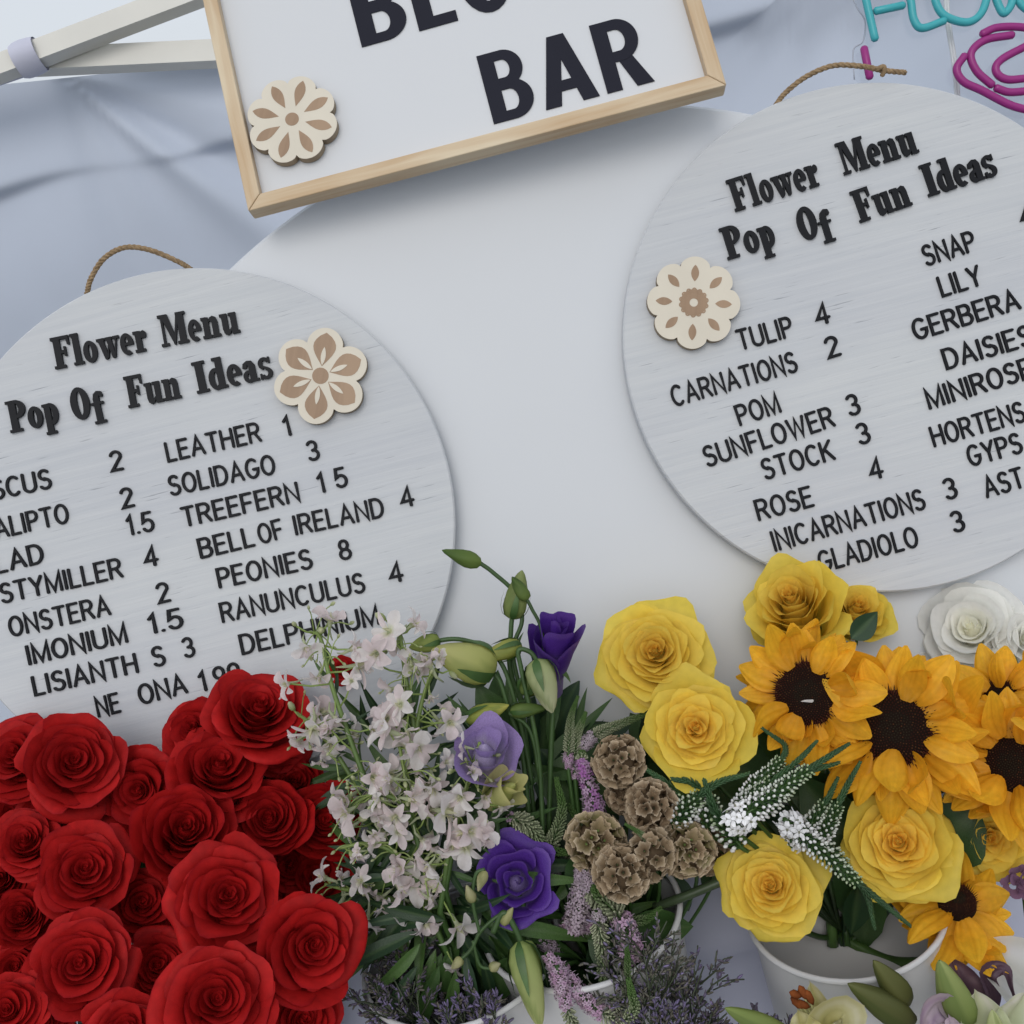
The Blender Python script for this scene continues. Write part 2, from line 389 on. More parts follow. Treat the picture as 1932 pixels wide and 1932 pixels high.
BOLD = {
 'B': (.58, [Rc(0, 0, .2, 1), Rc(.19, .865, .3, 1), Rc(.19, .435, .31, .605), Rc(.19, 0, .31, .135), Rg(.29, .735, (.25, .265), (.08, .13), -90, 90), Rg(.3, .285, (.28, .285), (.09, .15), -90, 90)]),
 'L': (.46, [Rc(0, 0, .2, 1), Rc(.19, 0, .46, .155)]),
 'O': (.6, [Rg(.3, .5, (.3, .515), (.1, .35))]),
 'M': (.78, [Rc(0, 0, .19, 1), Rc(.59, 0, .78, 1), Pg((.05, 1), (.26, 1), (.46, .1), (.32, .1)), Pg((.52, 1), (.73, 1), (.46, .1), (.32, .1))]),
 'A': (.7, [Pg((0, 0), (.21, 0), (.38, .78), (.46, 1), (.24, 1)), Pg((.49, 0), (.7, 0), (.46, 1), (.32, 1), (.32, .78)), Rc(.16, .2, .54, .35)]),
 'R': (.6, [Rc(0, 0, .2, 1), Rc(.19, .855, .3, 1), Rc(.19, .4, .32, .545), Rg(.29, .7, (.27, .3), (.1, .155), -90, 90), Pg((.24, .43), (.39, 0), (.61, 0), (.42, .46))]),
}
def word(parent, text, p0, p1, h, o, n, font, mat, depth, gap, rad=.08, name='lettering'):
    a = hit(*p0, o, n); b = hit(*p1, o, n)
    wd = (b - a).length; x = (b - a).normalized(); y = n.cross(x)
    H = h / FPX * (a - CAM).dot(F)
    if font is MONO:
        tot = sum(font[c][0] for c in text) + gap * (len(text) - 1) + 2 * rad; off = rad
    else:
        tot = sum(font[c][0] for c in text) + gap * (len(text) - 1); off = 0
    sx = wd / tot
    if len(text) == 1: sx = H if font[text][0] < .3 else min(max(sx, H * .8), H * 1.2)
    mw = Matrix((x, y, n)).transposed().to_4x4(); mw.translation = a + n * .0003
    mb = MB(); cur = off; zz = 0
    for c in text:
        wg, pr = font[c]
        S = Matrix.Translation((cur * sx, (off if font is MONO else 0) * H, 0)) @ Matrix.Diagonal((sx, H * (1 - 2 * off if font is MONO else 1), 1, 1))
        for q in pr:
            if font is MONO: stroke(mb, q, rad, depth, S)
            else:
                zz += 1; d = depth + (zz % 7) * .00004
                if q[0] == 'p': mb.prism(q[1], 0, d, S)
                else: mb.ring(q[1], q[2], q[3], q[4], q[5], q[6], 0, d, S, 24)
        cur += wg + gap
    return mb.build(name, mat, parent, mw, smooth=False)

# ================================================================== SETTING
g = MB(); g.grid(2, 2, lambda u, v: (V((lerp(-400, 400, u), lerp(-400, 400, v), 0)), (1, 1, 1)))
props(g.build('ground', M_ground), kind='structure')

# tent wall behind everything, hanging from the tent frame
def wrinkle(x, y):
    s = 0
    for (a, b, wv, amp) in ((1.1, .4, 5, .010), (.3, -1.2, 7, .008), (2.0, 1.1, 3.2, .006)):
        s += amp * .8 * sin(a * x * wv + b * y * wv + 1.7 * sin(y * 1.9 + a))
    return s
WD = 2.0
wy = P(300, 300, WD).y
NU, NV = 380, 240
def wall_top(x):          # free upper hem of the cloth: below the pole on the left, up over the frame on the right
    zl = P(60, 142, WD).z; return zl
def px_at(X, Z, Yw):
    d = V((X, Yw, Z)) - CAM; k = d.dot(F)
    return 966 + FPX * d.dot(RX) / k, 966 - FPX * d.dot(UX) / k
c0 = P(0, 165, WD); c1 = P(400, 118, WD)
def hem(x):
    t = (x - c0.x) / (c1.x - c0.x)
    z = lerp(c0.z, c1.z, t)
    if t > 1: z = c1.z + (x - c1.x) * .55
    return z
x0w, x1w = P(0, 900, WD).x - 1.2, P(1932, 200, WD).x + 1.5
JX, JZ = P(120, 140, WD).x, P(120, 140, WD).z
def folds(x, z):
    dx, dz = x - JX, JZ - z; y = 0
    if dz > 0 and dx > -.6:
        ang = math.atan2(dz, dx + 1e-6); rr = sqrt(dx * dx + dz * dz)
        for a0, w0, am in ((.90, .09, -.026), (.72, .10, .022), (1.12, .12, .014), (1.5, .14, .012), (.45, .1, -.010)):
            y += am * exp(-((ang - a0) / w0) ** 2) * clamp(rr / .22) * exp(-rr * 1.2)
    return y
XM = P(230, 330, WD).x
def hemlow(x):
    a, b = P(0, 372, WD - .03), P(430, 268, WD - .03)
    return lerp(a.z, b.z, (x - a.x) / (b.x - a.x)) + .010 * sin(x * 7) + .004 * sin(x * 19 + 1)
def wallp(u, v):          # one sheet; its upper part bulges forward and tucks back in along a soft fold
    x = lerp(x0w, x1w, u); zt = hem(x); z = lerp(.02, zt - .7, v / .12) if v < .12 else lerp(zt - .7, zt, (v - .12) / .88)
    y = wy + wrinkle(x * 1.1, z * 1.3) * 1.6 + .02 * sin(x * 6.5 + 1.2 * sin(z * 3)) + folds(x, z)
    h = z - hemlow(x); amp = .034 * (1 - .88 * exp(-((x - XM) / .17) ** 2))
    y -= amp * (1 / (1 + exp(-clamp(h / .0045, -30, 30)))) * exp(-max(0, h) / .22)
    return V((x, y, z)), (1, 1, 1)
t = thing('tent_wall', 'pale blue-grey cloth tent wall hanging behind the boards', 'tent wall')
mb = MB(); mb.grid(NU, NV, wallp); mb.build('cloth', M_clothw, t)
# small hem loop left of the joint
mb = MB(); mb.tube([P(-40, 170, 1.9), P(20, 150, 1.9), P(52, 139, 1.9)], .004, 6); mb.build('hem_piping', M_strap, t)

def pole(mb, a, b, wd, th):
    z = (b - a); L = z.length; fm = frame(a, z, 0, F)
    mb.box((0, 0, L / 2), (wd / 2, th / 2, L / 2), fm)
t = thing('tent_frame', 'cream metal tent frame bars meeting at a white fabric strap', 'tent frame')
pA0, pA1 = P(-160, 190, 1.86), P(420, -30, 1.86)
mb = MB(); pole(mb, pA0, pA1, .034, .034); mb.build('rafter_bar', M_pole, t, smooth=False)
mb = MB(); pole(mb, P(60, 118, 1.90), P(820, 82, 1.90), .037, .034); mb.build('eave_bar', M_pole, t, smooth=False)
mb = MB(); q = P(52, 108, 1.86); ax = (pA1 - pA0).normalized(); fm = frame(q, ax, 0, F)
def strap(a, v): return (1, 1, 1)
mb.lathe([(.027, -.020), (.030, -.012), (.031, 0), (.030, .012), (.028, .022)], 20, None, lambda a, v: 1 + .06 * sin(3 * a), fm)
mb.lathe([(.026, -.020), (.0275, 0), (.026, .022)], 20, None, lambda a, v: 1 + .06 * sin(3 * a), fm)
mb.build('strap', M_strap, t)
mb = MB()
pole(mb, P(820, 82, 1.93), P(900, -300, 1.93), .037, .034); mb.build('upright_bar', M_pole, t, smooth=False)

# ================================================================== DISPLAY PLANE (boards lean back on the table)
LEAN = radians(2)
DN = (-F * cos(LEAN) + U0 * sin(LEAN)).normalized()
DX = R0.copy(); DY = DN.cross(DX).normalized()
DO = P(1000, 640, .86)
def dm(p): 
    m = Matrix((DX, DY, DN)).transposed().to_4x4(); m.translation = p; return m

# draped table
tf = P(1300, 1655, .835)
TZ, TY = tf.z, tf.y
t = thing('draped_table', 'table under a blue-grey cloth that hangs down behind the buckets', 'table', Matrix.Translation((0, TY, 0)))
mb = MB(); mb.box((0.1, .33, TZ / 2 - .03), (.78, .30, TZ / 2 - .03)); mb.build('table_body', M_pole, t, smooth=False)
def clothp(u, v):
    x = lerp(-.75, .95, u); L = .64 + TZ
    s = v * (L - .05)
    if s < .6: y, z = .62 - s, TZ
    else: y, z = .02, TZ - (s - .6)
    k = clamp((s - .6) / .3)
    yy = y - k * (.012 * sin(x * 17 + 1.3 * sin(x * 5)) + .006 * sin(x * 41 + z * 3))
    zc = P(1430, 1790, .86).z + (x - P(1430, 1790, .86).x) * -.02     # pressed crease across the drop
    yy -= .012 * exp(-((z - zc) / .012) ** 2) * (1 if s > .6 else 0)
    if .56 < s < .64: z -= .006; yy += .004
    return V((x, yy, z)), (1, 1, 1)
mb = MB(); mb.grid(120, 130, clothp); mb.build('tablecloth', M_table, t)
# low rack the buckets stand on
RZ = TZ - .31
t = thing('bucket_rack', 'low white rack carrying the flower buckets before the table', 'rack', Matrix.Translation((.05, TY - .17, 0)))
mb = MB(); mb.box((0, 0, RZ - .01), (.62, .15, .01)); mb.build('shelf', M_bucket, t, smooth=False)
for sx in (-.58, .58):
    for sy in (-.12, .12):
        mb = MB(); mb.box((sx, sy, (RZ - .02) / 2), (.015, .015, (RZ - .02) / 2)); mb.build('leg', M_bucket, t, smooth=False)

# round white backboard, cut flat where it stands on the table
bo = DO - DN * .02
bc = hit(1206, 1296, bo, DN); BR = 1117 / FPX * (bc - CAM).dot(F)
ycut = (TZ + .002 - bc.z) / DY.z
t = thing('round_backboard', 'big round plain white backboard behind the pine framed sign and both menu boards', 'board', dm(bc))
a0 = math.asin(clamp(ycut / BR, -1, 1))
pts = [(BR * cos(lerp(a0, pi - a0, k / 128)), BR * sin(lerp(a0, pi - a0, k / 128))) for k in range(129)]
mb = MB(); mb.prism(pts, -.018, -.002, None, (1, 1, 1), True)
pin = [(x * .994, (y + .002 if y < ycut + .001 else y * .994)) for x, y in pts]
b = len(mb.v); n = len(pts)
for (pl, z) in ((pts, -.002), (pin, .0008)):
    for x, y in pl: mb.vert((x, y, z))
for i in range(n):
    j = (i + 1) % n; mb.face(b + i, b + j, b + n + j, b + n + i)
mb.face(*[b + n + i for i in range(n)])
mb.build('panel', M_white, t, smooth=False)

# ---------------------------------------------------------------- wooden flower cut-outs
def cutout(parent, pc, rpx, o, n, kind, rot, name='wooden_flower'):
    c = hit(*pc, o, n); R = rpx / FPX * (c - CAM).dot(F)
    x = RX - n * RX.dot(n); x.normalize(); y = n.cross(x)
    mw = Matrix((x, y, n)).transposed().to_4x4() @ Matrix.Rotation(rot, 4, 'Z'); mw.translation = c + n * .0005
    nl = 6 if kind == 6 else 8
    out = []
    for k in range(nl * 16):
        a = 2 * pi * k / (nl * 16); q = abs(cos(a * nl / 2))
        r = (.74 + .26 * q ** .75) if nl == 6 else (.83 + .17 * q ** .6)
        out.append((R * r * cos(a), R * r * sin(a)))
    mb = MB(); mb.mi = 1; mb.prism(out, 0, .0068); mb.mi = 0
    mb.prism(out, .0068, .0072)
    wf = mb.build(name, [M_ply, M_edge], parent, mw, smooth=False)
    mb = MB(); z0, z1 = .0072, .0074
    def leafpoly(r0, r1, wd, a, fat=.5):
        l = []; N = 9
        for k in range(N + 1):
            s = k / N; l.append((lerp(r0, r1, s), wd * sin(pi * s ** (1.3 if fat > .5 else 1)) ** .8))
        l = l + [(p[0], -p[1]) for p in l[::-1][1:-1]]
        return [(R * (px * cos(a) - py * sin(a)), R * (px * sin(a) + py * cos(a))) for px, py in l]
    for k in range(nl):
        a = 2 * pi * k / nl
        if kind == 6:
            mb.prism(leafpoly(.20, .90, .235, a, .6), z0, z1)
        elif kind == 8: mb.prism(leafpoly(.3, .9, .115, a, .6), z0, z1)
        else: mb.prism(leafpoly(.46, .82, .085, a), z0, z1)
    if kind == 9:
        mb.ring(0, 0, (.29 * R, .29 * R), (.09 * R, .09 * R), 0, 360, z0, z1, None, 32)
        for k in range(14):
            a = 2 * pi * k / 14; mb.ring(.27 * R * cos(a), .27 * R * sin(a), (.055 * R, .055 * R), (.001, .001), 0, 360, z0, z1 + .0001, None, 10)
    else: mb.ring(0, 0, ((.17 if kind == 6 else .15) * R,) * 2, (.0001, .0001), 0, 360, z0, z1, None, 24)
    link(mb.mesh('engraving', M_burn, False), 'engraving', wf, mw)
    if kind == 6:
        mb = MB()
        for k in range(6): mb.prism(leafpoly(.22, .60, .05, 2 * pi * k / 6), z1, z1 + .0003)
        link(mb.mesh('inner_petal_inlay', M_ply, False), 'inner_petal_inlay', wf, mw)
    return wf

# ---------------------------------------------------------------- round menu boards
def rope(parent, pts, r=.0017):
    pts = bez(pts, 14); mb = MB()
    for ph in (0, 2 * pi / 3, 4 * pi / 3):
        q = []
        for i, p in enumerate(pts):
            tt = (pts[min(i + 1, len(pts) - 1)] - pts[max(i - 1, 0)]).normalized()
            a = DN.cross(tt).normalized(); bb = tt.cross(a)
            an = ph + i * .75; q.append(p + (a * cos(an) + bb * sin(an)) * r * .62)
        mb.tube(q, r * .72, 6)
    return mb.local(parent).build('jute_rope', M_rope, parent)
def menu_board(center, rpx, label):
    c = hit(*center, DO, DN); R = rpx / FPX * (c - CAM).dot(F)
    t = thing('menu_board', label, 'menu board', dm(c), 'round menu boards')
    mb = MB(); N = 160; T = .011
    prof = [(R - .002, -T - .004), (R, -T), (R, -.0012), (R - .0012, 0)]
    mb.lathe(prof, N)
    b = len(mb.v)
    for k in range(N): mb.vert(((R - .0012) * cos(2 * pi * k / N), (R - .0012) * sin(2 * pi * k / N), 0))
    mb.face(*[b + k for k in range(N)])
    link(mb.mesh('wooden_disc', M_ww, False), 'wooden_disc', t)
    return t
# left
LB = menu_board((368, 992), 491, 'round whitewashed menu board on the left beginning its right column with LEATHER')
rope(LB, [hit(160, 553, DO, DN) - DN * .004, hit(172, 525, DO, DN), hit(200, 490, DO, DN) + DN * .004, hit(240, 471, DO, DN) + DN * .006, hit(285, 474, DO, DN) + DN * .004, hit(335, 493, DO, DN), hit(358, 506, DO, DN) - DN * .004])
SL = dict(o=DO, n=DN, font=SLAB, mat=M_black, depth=.0026, gap=.03, name='heading_word')
for tx, a, b in (("Flower", (107, 698), (283, 662)), ("Menu", (308, 656), (455, 628)), ("Pop", (23, 818), (116, 798)), ("Of", (142, 795), (203, 781)), ("Fun", (245, 771), (345, 751)), ("Ideas", (374, 744), (518, 712))):
    word(LB, tx, a, b, 60, **SL)
MN = dict(o=DO, n=DN, font=MONO, mat=M_black, depth=.0018, gap=.24, name='menu_word')
for tx, a, b in (("2", (211, 892), (236, 887)), ("LEATHER", (317, 874), (496, 834)), ("1", (539, 826), (551, 823)), ("SCUS", (-12, 946), (101, 922)), ("2", (232, 962), (257, 956)), ("SOLIDAGO", (322, 938), (523, 895)), ("3", (583, 873), (607, 867)), ("ALIPTO", (-6, 1019), (134, 987)), ("1.5", (243, 1013), (295, 1002)), ("TREEFERN", (347, 997), (569, 947)), ("1", (603, 933), (616, 930)), ("5", (635, 924), (660, 918)), ("LAD", (-6, 1085), (87, 1062)), ("4", (275, 1073), (303, 1067)), ("BELL", (379, 1056), (484, 1031)), ("OF", (492, 1029), (539, 1016)), ("IRELAND", (558, 1012), (728, 976)), ("4", (759, 961), (786, 954)), ("STYMILLER", (4, 1141), (235, 1090)), ("2", (300, 1141), (325, 1135)), ("PEONIES", (414, 1112), (593, 1073)), ("8", (643, 1060), (667, 1054)), ("ONSTERA", (21, 1204), (212, 1161)), ("1.5", (284, 1199), (350, 1184)), ("RANUNCULUS", (420, 1177), (692, 1118)), ("4", (737, 1103), (765, 1097)), ("IMONIUM", (55, 1257), (244, 1213)), ("DELPHINIUM", (457, 1237), (719, 1179)), ("LISIANTH", (66, 1315), (264, 1270)), ("S", (291, 1261), (316, 1255)), ("3", (349, 1244), (372, 1238)), ("NE", (186, 1355), (231, 1344)), ("ONA", (266, 1332), (357, 1308)), ("1", (380, 1307), (392, 1304)), ("99", (407, 1299), (459, 1286))):
    word(LB, tx, a, b, 41, **MN)
cutout(LB, (608, 712), 91, DO, DN, 6, radians(82))
# right
RB = menu_board((1660, 632), 484, 'round whitewashed menu board on the right with TULIP and SUNFLOWER listed')
rope(RB, [hit(1465, 196, DO, DN) - DN * .004, hit(1482, 175, DO, DN), hit(1520, 148, DO, DN) + DN * .004, hit(1570, 130, DO, DN) + DN * .006, hit(1625, 132, DO, DN) + DN * .006, hit(1662, 137, DO, DN) + DN * .004, hit(1707, 140, DO, DN) + DN * .003])
rope(RB, [hit(1648, 139, DO, DN) + DN * .008, hit(1660, 134, DO, DN) + DN * .008, hit(1663, 140, DO, DN) + DN * .007, hit(1661, 147, DO, DN) + DN * .004], .0015)
for tx, a, b in (("Flower", (1387, 401), (1550, 350)), ("Menu", (1592, 332), (1733, 289)), ("Pop", (1373, 492), (1466, 464)), ("Of", (1513, 457), (1574, 439)), ("Fun", (1622, 422), (1721, 388)), ("Ideas", (1751, 373), (1882, 331))):
    word(RB, tx, a, b, 62, **SL)
for tx, a, b in (("TULIP", (1396, 664), (1500, 636)), ("4", (1542, 617), (1570, 610)), ("CARNATIONS", (1272, 770), (1508, 702)), ("2", (1563, 679), (1589, 671)), ("POM", (1396, 806), (1476, 779)), ("3", (1602, 788), (1627, 781)), ("SUNFLOWER", (1334, 884), (1578, 805)), ("STOCK", (1443, 908), (1578, 868)), ("3", (1621, 842), (1646, 835)), ("4", (1643, 908), (1670, 902)), ("ROSE", (1431, 985), (1538, 956)), ("INICARNATIONS", (1462, 1043), (1749, 961)), ("3", (1785, 946), (1810, 939)), ("GLADIOLO", (1549, 1082), (1736, 1032)), ("3", (1799, 1008), (1824, 1001)), ("SNAP", (1747, 505), (1845, 474)), ("LILY", (1777, 563), (1856, 539)), ("GERBERA", (1727, 645), (1928, 584)), ("DAISIES", (1785, 700), (1952, 651)), ("MINIROSE", (1753, 775), (1952, 713)), ("HORTENS", (1762, 846), (1938, 796)), ("GYPS", (1830, 883), (1932, 855)), ("AST", (1861, 942), (1936, 920)), ("4", (1928, 429), (1955, 422))):
    word(RB, tx, a, b, 43, **MN)
cutout(RB, (1306, 575), 87, DO, DN, 9, radians(87))

# ---------------------------------------------------------------- framed sign
SN = (-F * cos(radians(9)) + U0 * sin(radians(9)) - R0 * .035).normalized()
SO = P(900, 285, .834)
sBL, sBR = hit(468, 398, SO, SN), hit(1371, 160, SO, SN)
SXv = (sBR - sBL).normalized(); SYv = SN.cross(SXv)
SW = (sBR - sBL).length; SH = .30
smw = Matrix((SXv, SYv, SN)).transposed().to_4x4(); smw.translation = sBL
t = thing('framed_sign', 'rectangular white sign in a pale pine frame reading BAR', 'sign', smw)
fw, ft = .0115, .016
mb = MB(); mb.box((SW / 2, SH / 2, -.013), (SW / 2 - .004, SH / 2 - .004, .003)); mb.build('panel', M_panel, t, smooth=False)
def rail(name, poly, rot, org):
    mb = MB(); mb.prism(poly, -ft, 0, None, (1, 1, 1), True)
    fm = smw @ Matrix.Translation(org) @ Matrix.Rotation(rot, 4, 'Z')
    o = link(mb.mesh(name, M_frame, False), name, t, fm)
    bv = o.modifiers.new('b', 'BEVEL'); bv.width = .0009; bv.segments = 2
g = .0002
rail('frame_rail', [(g, 0), (SW - g, 0), (SW - fw - g, fw), (fw + g, fw)], 0, (0, 0, 0))
rail('frame_rail', [(g, 0), (SW - g, 0), (SW - fw - g, fw), (fw + g, fw)], pi, (SW, SH, 0))
rail('frame_rail', [(g, 0), (SH - g, 0), (SH - fw - g, fw), (fw + g, fw)], pi / 2, (SW, 0, 0))
rail('frame_rail', [(g, 0), (SH - g, 0), (SH - fw - g, fw), (fw + g, fw)], -pi / 2, (0, SH, 0))
so2 = SO - SN * .0098
BD = dict(o=so2, n=SN, font=BOLD, mat=M_ink, depth=.0004, gap=.1, name='sign_word')
word(t, "BAR", (932, 235), (1234, 154), 143, **BD)
word(t, "BLOOM", (683, 90), (1232, -64), 143, **BD)
cutout(t, (556, 234), 87, so2, SN, 8, radians(76))

# ---------------------------------------------------------------- unlit neon sign on clear acrylic, further back
ND = 1.45
def npts(l, d=ND): return [P(x, y, d) for x, y in l]
t = thing('neon_sign', 'unlit tube sign with teal letters and magenta rose on clear acrylic', 'neon sign', Matrix.Translation(P(1800, 60, ND)))
def tubes(name, mat, ls, r=.0052):
    for l in ls:
        mb = MB(); q = bez(npts(l), 8) if len(l) > 2 else npts(l)
        a, z = (q[0] - q[1]).normalized(), (q[-1] - q[-2]).normalized()
        q = [q[0] + a * r * .5] + q + [q[-1] + z * r * .5]
        mb.tube(q, [r * .6] + [r] * (len(q) - 2) + [r * .6], 10); mb.local(t).build(name, mat, t)
tubes('teal_letter_tube', M_teal, [[(1616, -80), (1634, 0), (1651, 74)], [(1652, 21), (1704, 10)], [(1704, -60), (1718, 0), (1724, 36), (1740, 53), (1782, 39)],
  [(1760, -40), (1765, 2), (1783, 30), (1825, 42), (1853, 22), (1868, -30)], [(1872, -30), (1882, 5), (1894, 25), (1908, 8), (1910, -20)], [(1916, -10), (1928, 10), (1944, 18), (1956, -10)]])
tubes('magenta_rose_tube', M_mag, [[(1630, 91), (1641, 146)], [(1853, 64), (1882, 52), (1932, 52), (1970, 66)], [(1910, 66), (1858, 76), (1832, 101), (1842, 133), (1872, 161)],
  [(1820, 105), (1805, 130), (1818, 154), (1853, 171), (1903, 197), (1940, 208)], [(1950, 80), (1890, 112), (1879, 134), (1900, 150), (1950, 146)], [(1879, 166), (1905, 174), (1945, 171)]])
mb = MB(); out = [(1585, -60), (1615, 10), (1632, 40), (1628, 78), (1610, 95), (1612, 150), (1700, 250), (2000, 330), (2060, -60)]
q = npts(out, ND + .012); n_ = -F
b = len(mb.v)
for dz in (0, .003):
    for p in q: mb.vert(p + n_ * dz)
k = len(q); mb.face(*[b + k + i for i in range(k)]); mb.face(*[b + i for i in reversed(range(k))])
for i in range(k): mb.face(b + i, b + (i + 1) % k, b + k + (i + 1) % k, b + k + i)
mb.local(t).build('acrylic_panel', M_acr, t, smooth=False)
mb = MB(); mb.tube(bez(npts(out[:6], ND + .012), 6), .0010, 5); mb.local(t).build('panel_edge', M_acre, t)
mb = MB()
for dx in (0, 5): mb.tube(bez(npts([(1781 + dx, -40), (1786 + dx, 40), (1797 + dx, 110), (1803 + dx, 170), (1810 + dx, 300), (1815 + dx, 600)], ND + .03), 8), .0022, 6)
mb.local(t).build('power_cord', M_cord, t)

exec_flowers = True
# ================================================================== FLOWERS
GRN, GRN2, DGR, LGR = (.045, .10, .025), (.07, .14, .035), (.016, .045, .016), (.24, .33, .09)
def fdepth(y): return .80 - .00022 * (y - 1316)
def bucket(name, pc, d, R, label, tilt=0.0, h=.30, fl=.004):
    c = P(*pc, d)
    up = (V((0, -sin(radians(tilt)), cos(radians(tilt)))))
    fm = frame(c, up, 0, V((0, 1, 0)))
    h = min(h, (c.z - RZ) / max(.2, up.z))
    base = Matrix.Translation(c - up * h)
    t = thing('flower_bucket', label, 'bucket', fm @ Matrix.Translation((0, 0, -h)), 'white flower buckets')
    rb = R * .78; T = .0022
    prof = [(.0005, .001), (rb, 0), (R - T, h - .02), (R, h - .02)]
    mb = MB(); mb.lathe([(.0005, .0), (rb, 0), (R - .001, h - .006)], 48)
    mb.lathe([(R - .003, h - .004), (lerp(rb, R, max(0, h - fl) / h if fl > .004 else 0) - .003, h - fl if fl > .004 else .004), (.0005, h - fl if fl > .004 else .004)], 48); mb.build('body', M_bucket, t)
    mb = MB(); pr = []
    for k in range(13):
        a = 2 * pi * k / 12; pr.append((R + .0003 + .0021 * cos(a), h - .002 + .0021 * sin(a)))
    mb.lathe(pr, 64); mb.build('rim', M_bucket, t)
    return c, up

BK = {}
BK['red'] = bucket('flower_bucket', (360, 1815), .80, .085, 'white bucket mostly hidden under the red roses')
BK['lark'] = bucket('flower_bucket', (868, 1790), .775, .070, 'white bucket under the white larkspur, purple sea lavender before it')
BK['mid'] = bucket('flower_bucket', (1095, 1722), .775, .070, 'white bucket holding the brown seed pods and pink veronica')
BK['yel'] = bucket('flower_bucket', (1592, 1712), .765, .066, 'white bucket with open round rim under yellow roses and sunflowers', fl=.075)  # raised false floor, added so the inside of the bucket looks brighter
BK['yel'] = (BK['yel'][0] + V((.006, .045, .0)), BK['yel'][1])

def stem_to(parent, base, back, dest, r=.0022, col=GRN, name='stem', bow=.04):
    mb = MB(); q = bez([base, base + back * bow, lerp(base + back * bow * 2.0, dest, .5), dest], 8)
    mb.tube(q, r, 6, col); return mb.local(parent).build(name, M_leaf, parent)

def leaf_mesh(seed, L=1.0, wd=.3, col=GRN, fold=.25, bend=.3, teeth=0.0):
    rng = random.Random(seed); mb = MB(); tw = rng.uniform(-.4, .4)
    c2 = mixc(col, (.10, .16, .06), .35)
    def fn(u, v):
        uu = u * 2 - 1; s = sin(pi * v ** .8) ** .9 * (1 - .15 * v) + .02
        s *= 1 + teeth * (abs((v * 14) % 1 - .5) - .25)
        x = uu * wd * s; z = abs(uu) * fold * wd * s - bend * v * v * L + .03 * sin(v * 9 + uu * 2) * wd
        a = tw * v; x, z = x * cos(a) - z * sin(a) * .5, z + x * sin(a)
        return V((x, v * L, z)), mixc(c2, col, clamp(abs(uu) * 3))
    mb.grid(7, 12, fn); return mb
LEAF = [leaf_mesh(i, 1, .28 + .05 * (i % 3), [GRN, DGR, (.03, .075, .02)][i % 3], .3, .15 + .15 * (i % 4), .25 if i % 2 else 0).mesh('leaf', M_leaf) for i in range(6)]
THIN = [leaf_mesh(20 + i, 1, .085, [GRN, DGR, GRN2][i % 3], .3, .1 + .2 * (i % 4)).mesh('thin_leaf', M_leaf) for i in range(5)]
def add_leaf(parent, pos, direction, size, rng, mesh=None, name='leaf', facing=None):
    y = direction.normalized(); z = (facing or -F) + V((rng.uniform(-.6, .6), rng.uniform(-.6, .6), rng.uniform(-.2, .8)))
    x = y.cross(z).normalized(); z = x.cross(y)
    m = Matrix((x, y, z)).transposed().to_4x4() @ Matrix.Scale(size, 4); m.translation = pos
    return link(mesh or rng.choice(LEAF), name, parent, m)

# ---- roses
def petal(mb, rng, t, phi, rl, zl, W, curl, colfn, amp=.02, zb=-.8, closed=1.0, zs=1.0, point=.05, nu=15, nv=15):
    p1, p2, p3 = rng.uniform(0, 6), rng.uniform(0, 6), rng.uniform(.7, 1.3)
    tilt = rng.uniform(-.07, .07); ox, oy = rng.gauss(0, .035 * t), rng.gauss(0, .035 * t); lean, la = rng.gauss(0, .13), rng.uniform(0, 6.28)
    def fn(u, v):
        u = u * 2 - 1
        vv = v * (1 - (.20 + .2 * t) * abs(u) ** 3.2)
        b0 = lerp(.66, .36, t)
        r = rl * (b0 + (1 - b0) * sin(vv * pi / 2) ** .95)
        r *= 1 + (.05 + .10 * t) * (u * u - .35)
        zz = lerp(zl - .42, zb, t)
        z = zz + (zl - zz) * vv ** 1.1
        s = clamp((vv - .62) / .38)
        an = s * curl * p3 * 1.5; ll = .05 + .17 * t
        r += ll * sin(an) + .05 * t * s; z -= ll * (1 - cos(an)) * 1.2
        r *= 1 + (.13 - .03 * t) * u
        r += point * exp(-(u / .22) ** 2) * s * s * (.4 + t)
        wv = amp * (sin(3.1 * u + p1) + .6 * sin(6.3 * u + p2)) * (.3 + s) * (.4 + t)
        r += wv + .010 * t * s * s * sin(15 * u + p1 * 3) * (.6 + .4 * sin(4 * u + p2)); z += wv * .7 + tilt * u * (.4 + t)
        th = phi + u * W / 2
        return V(((r * cos(th) + ox) * closed, (r * sin(th) + oy) * closed, (z + lean * r * cos(th - la)) * zs)), colfn(t, v, u)
    mb.grid(nu, nv, fn)
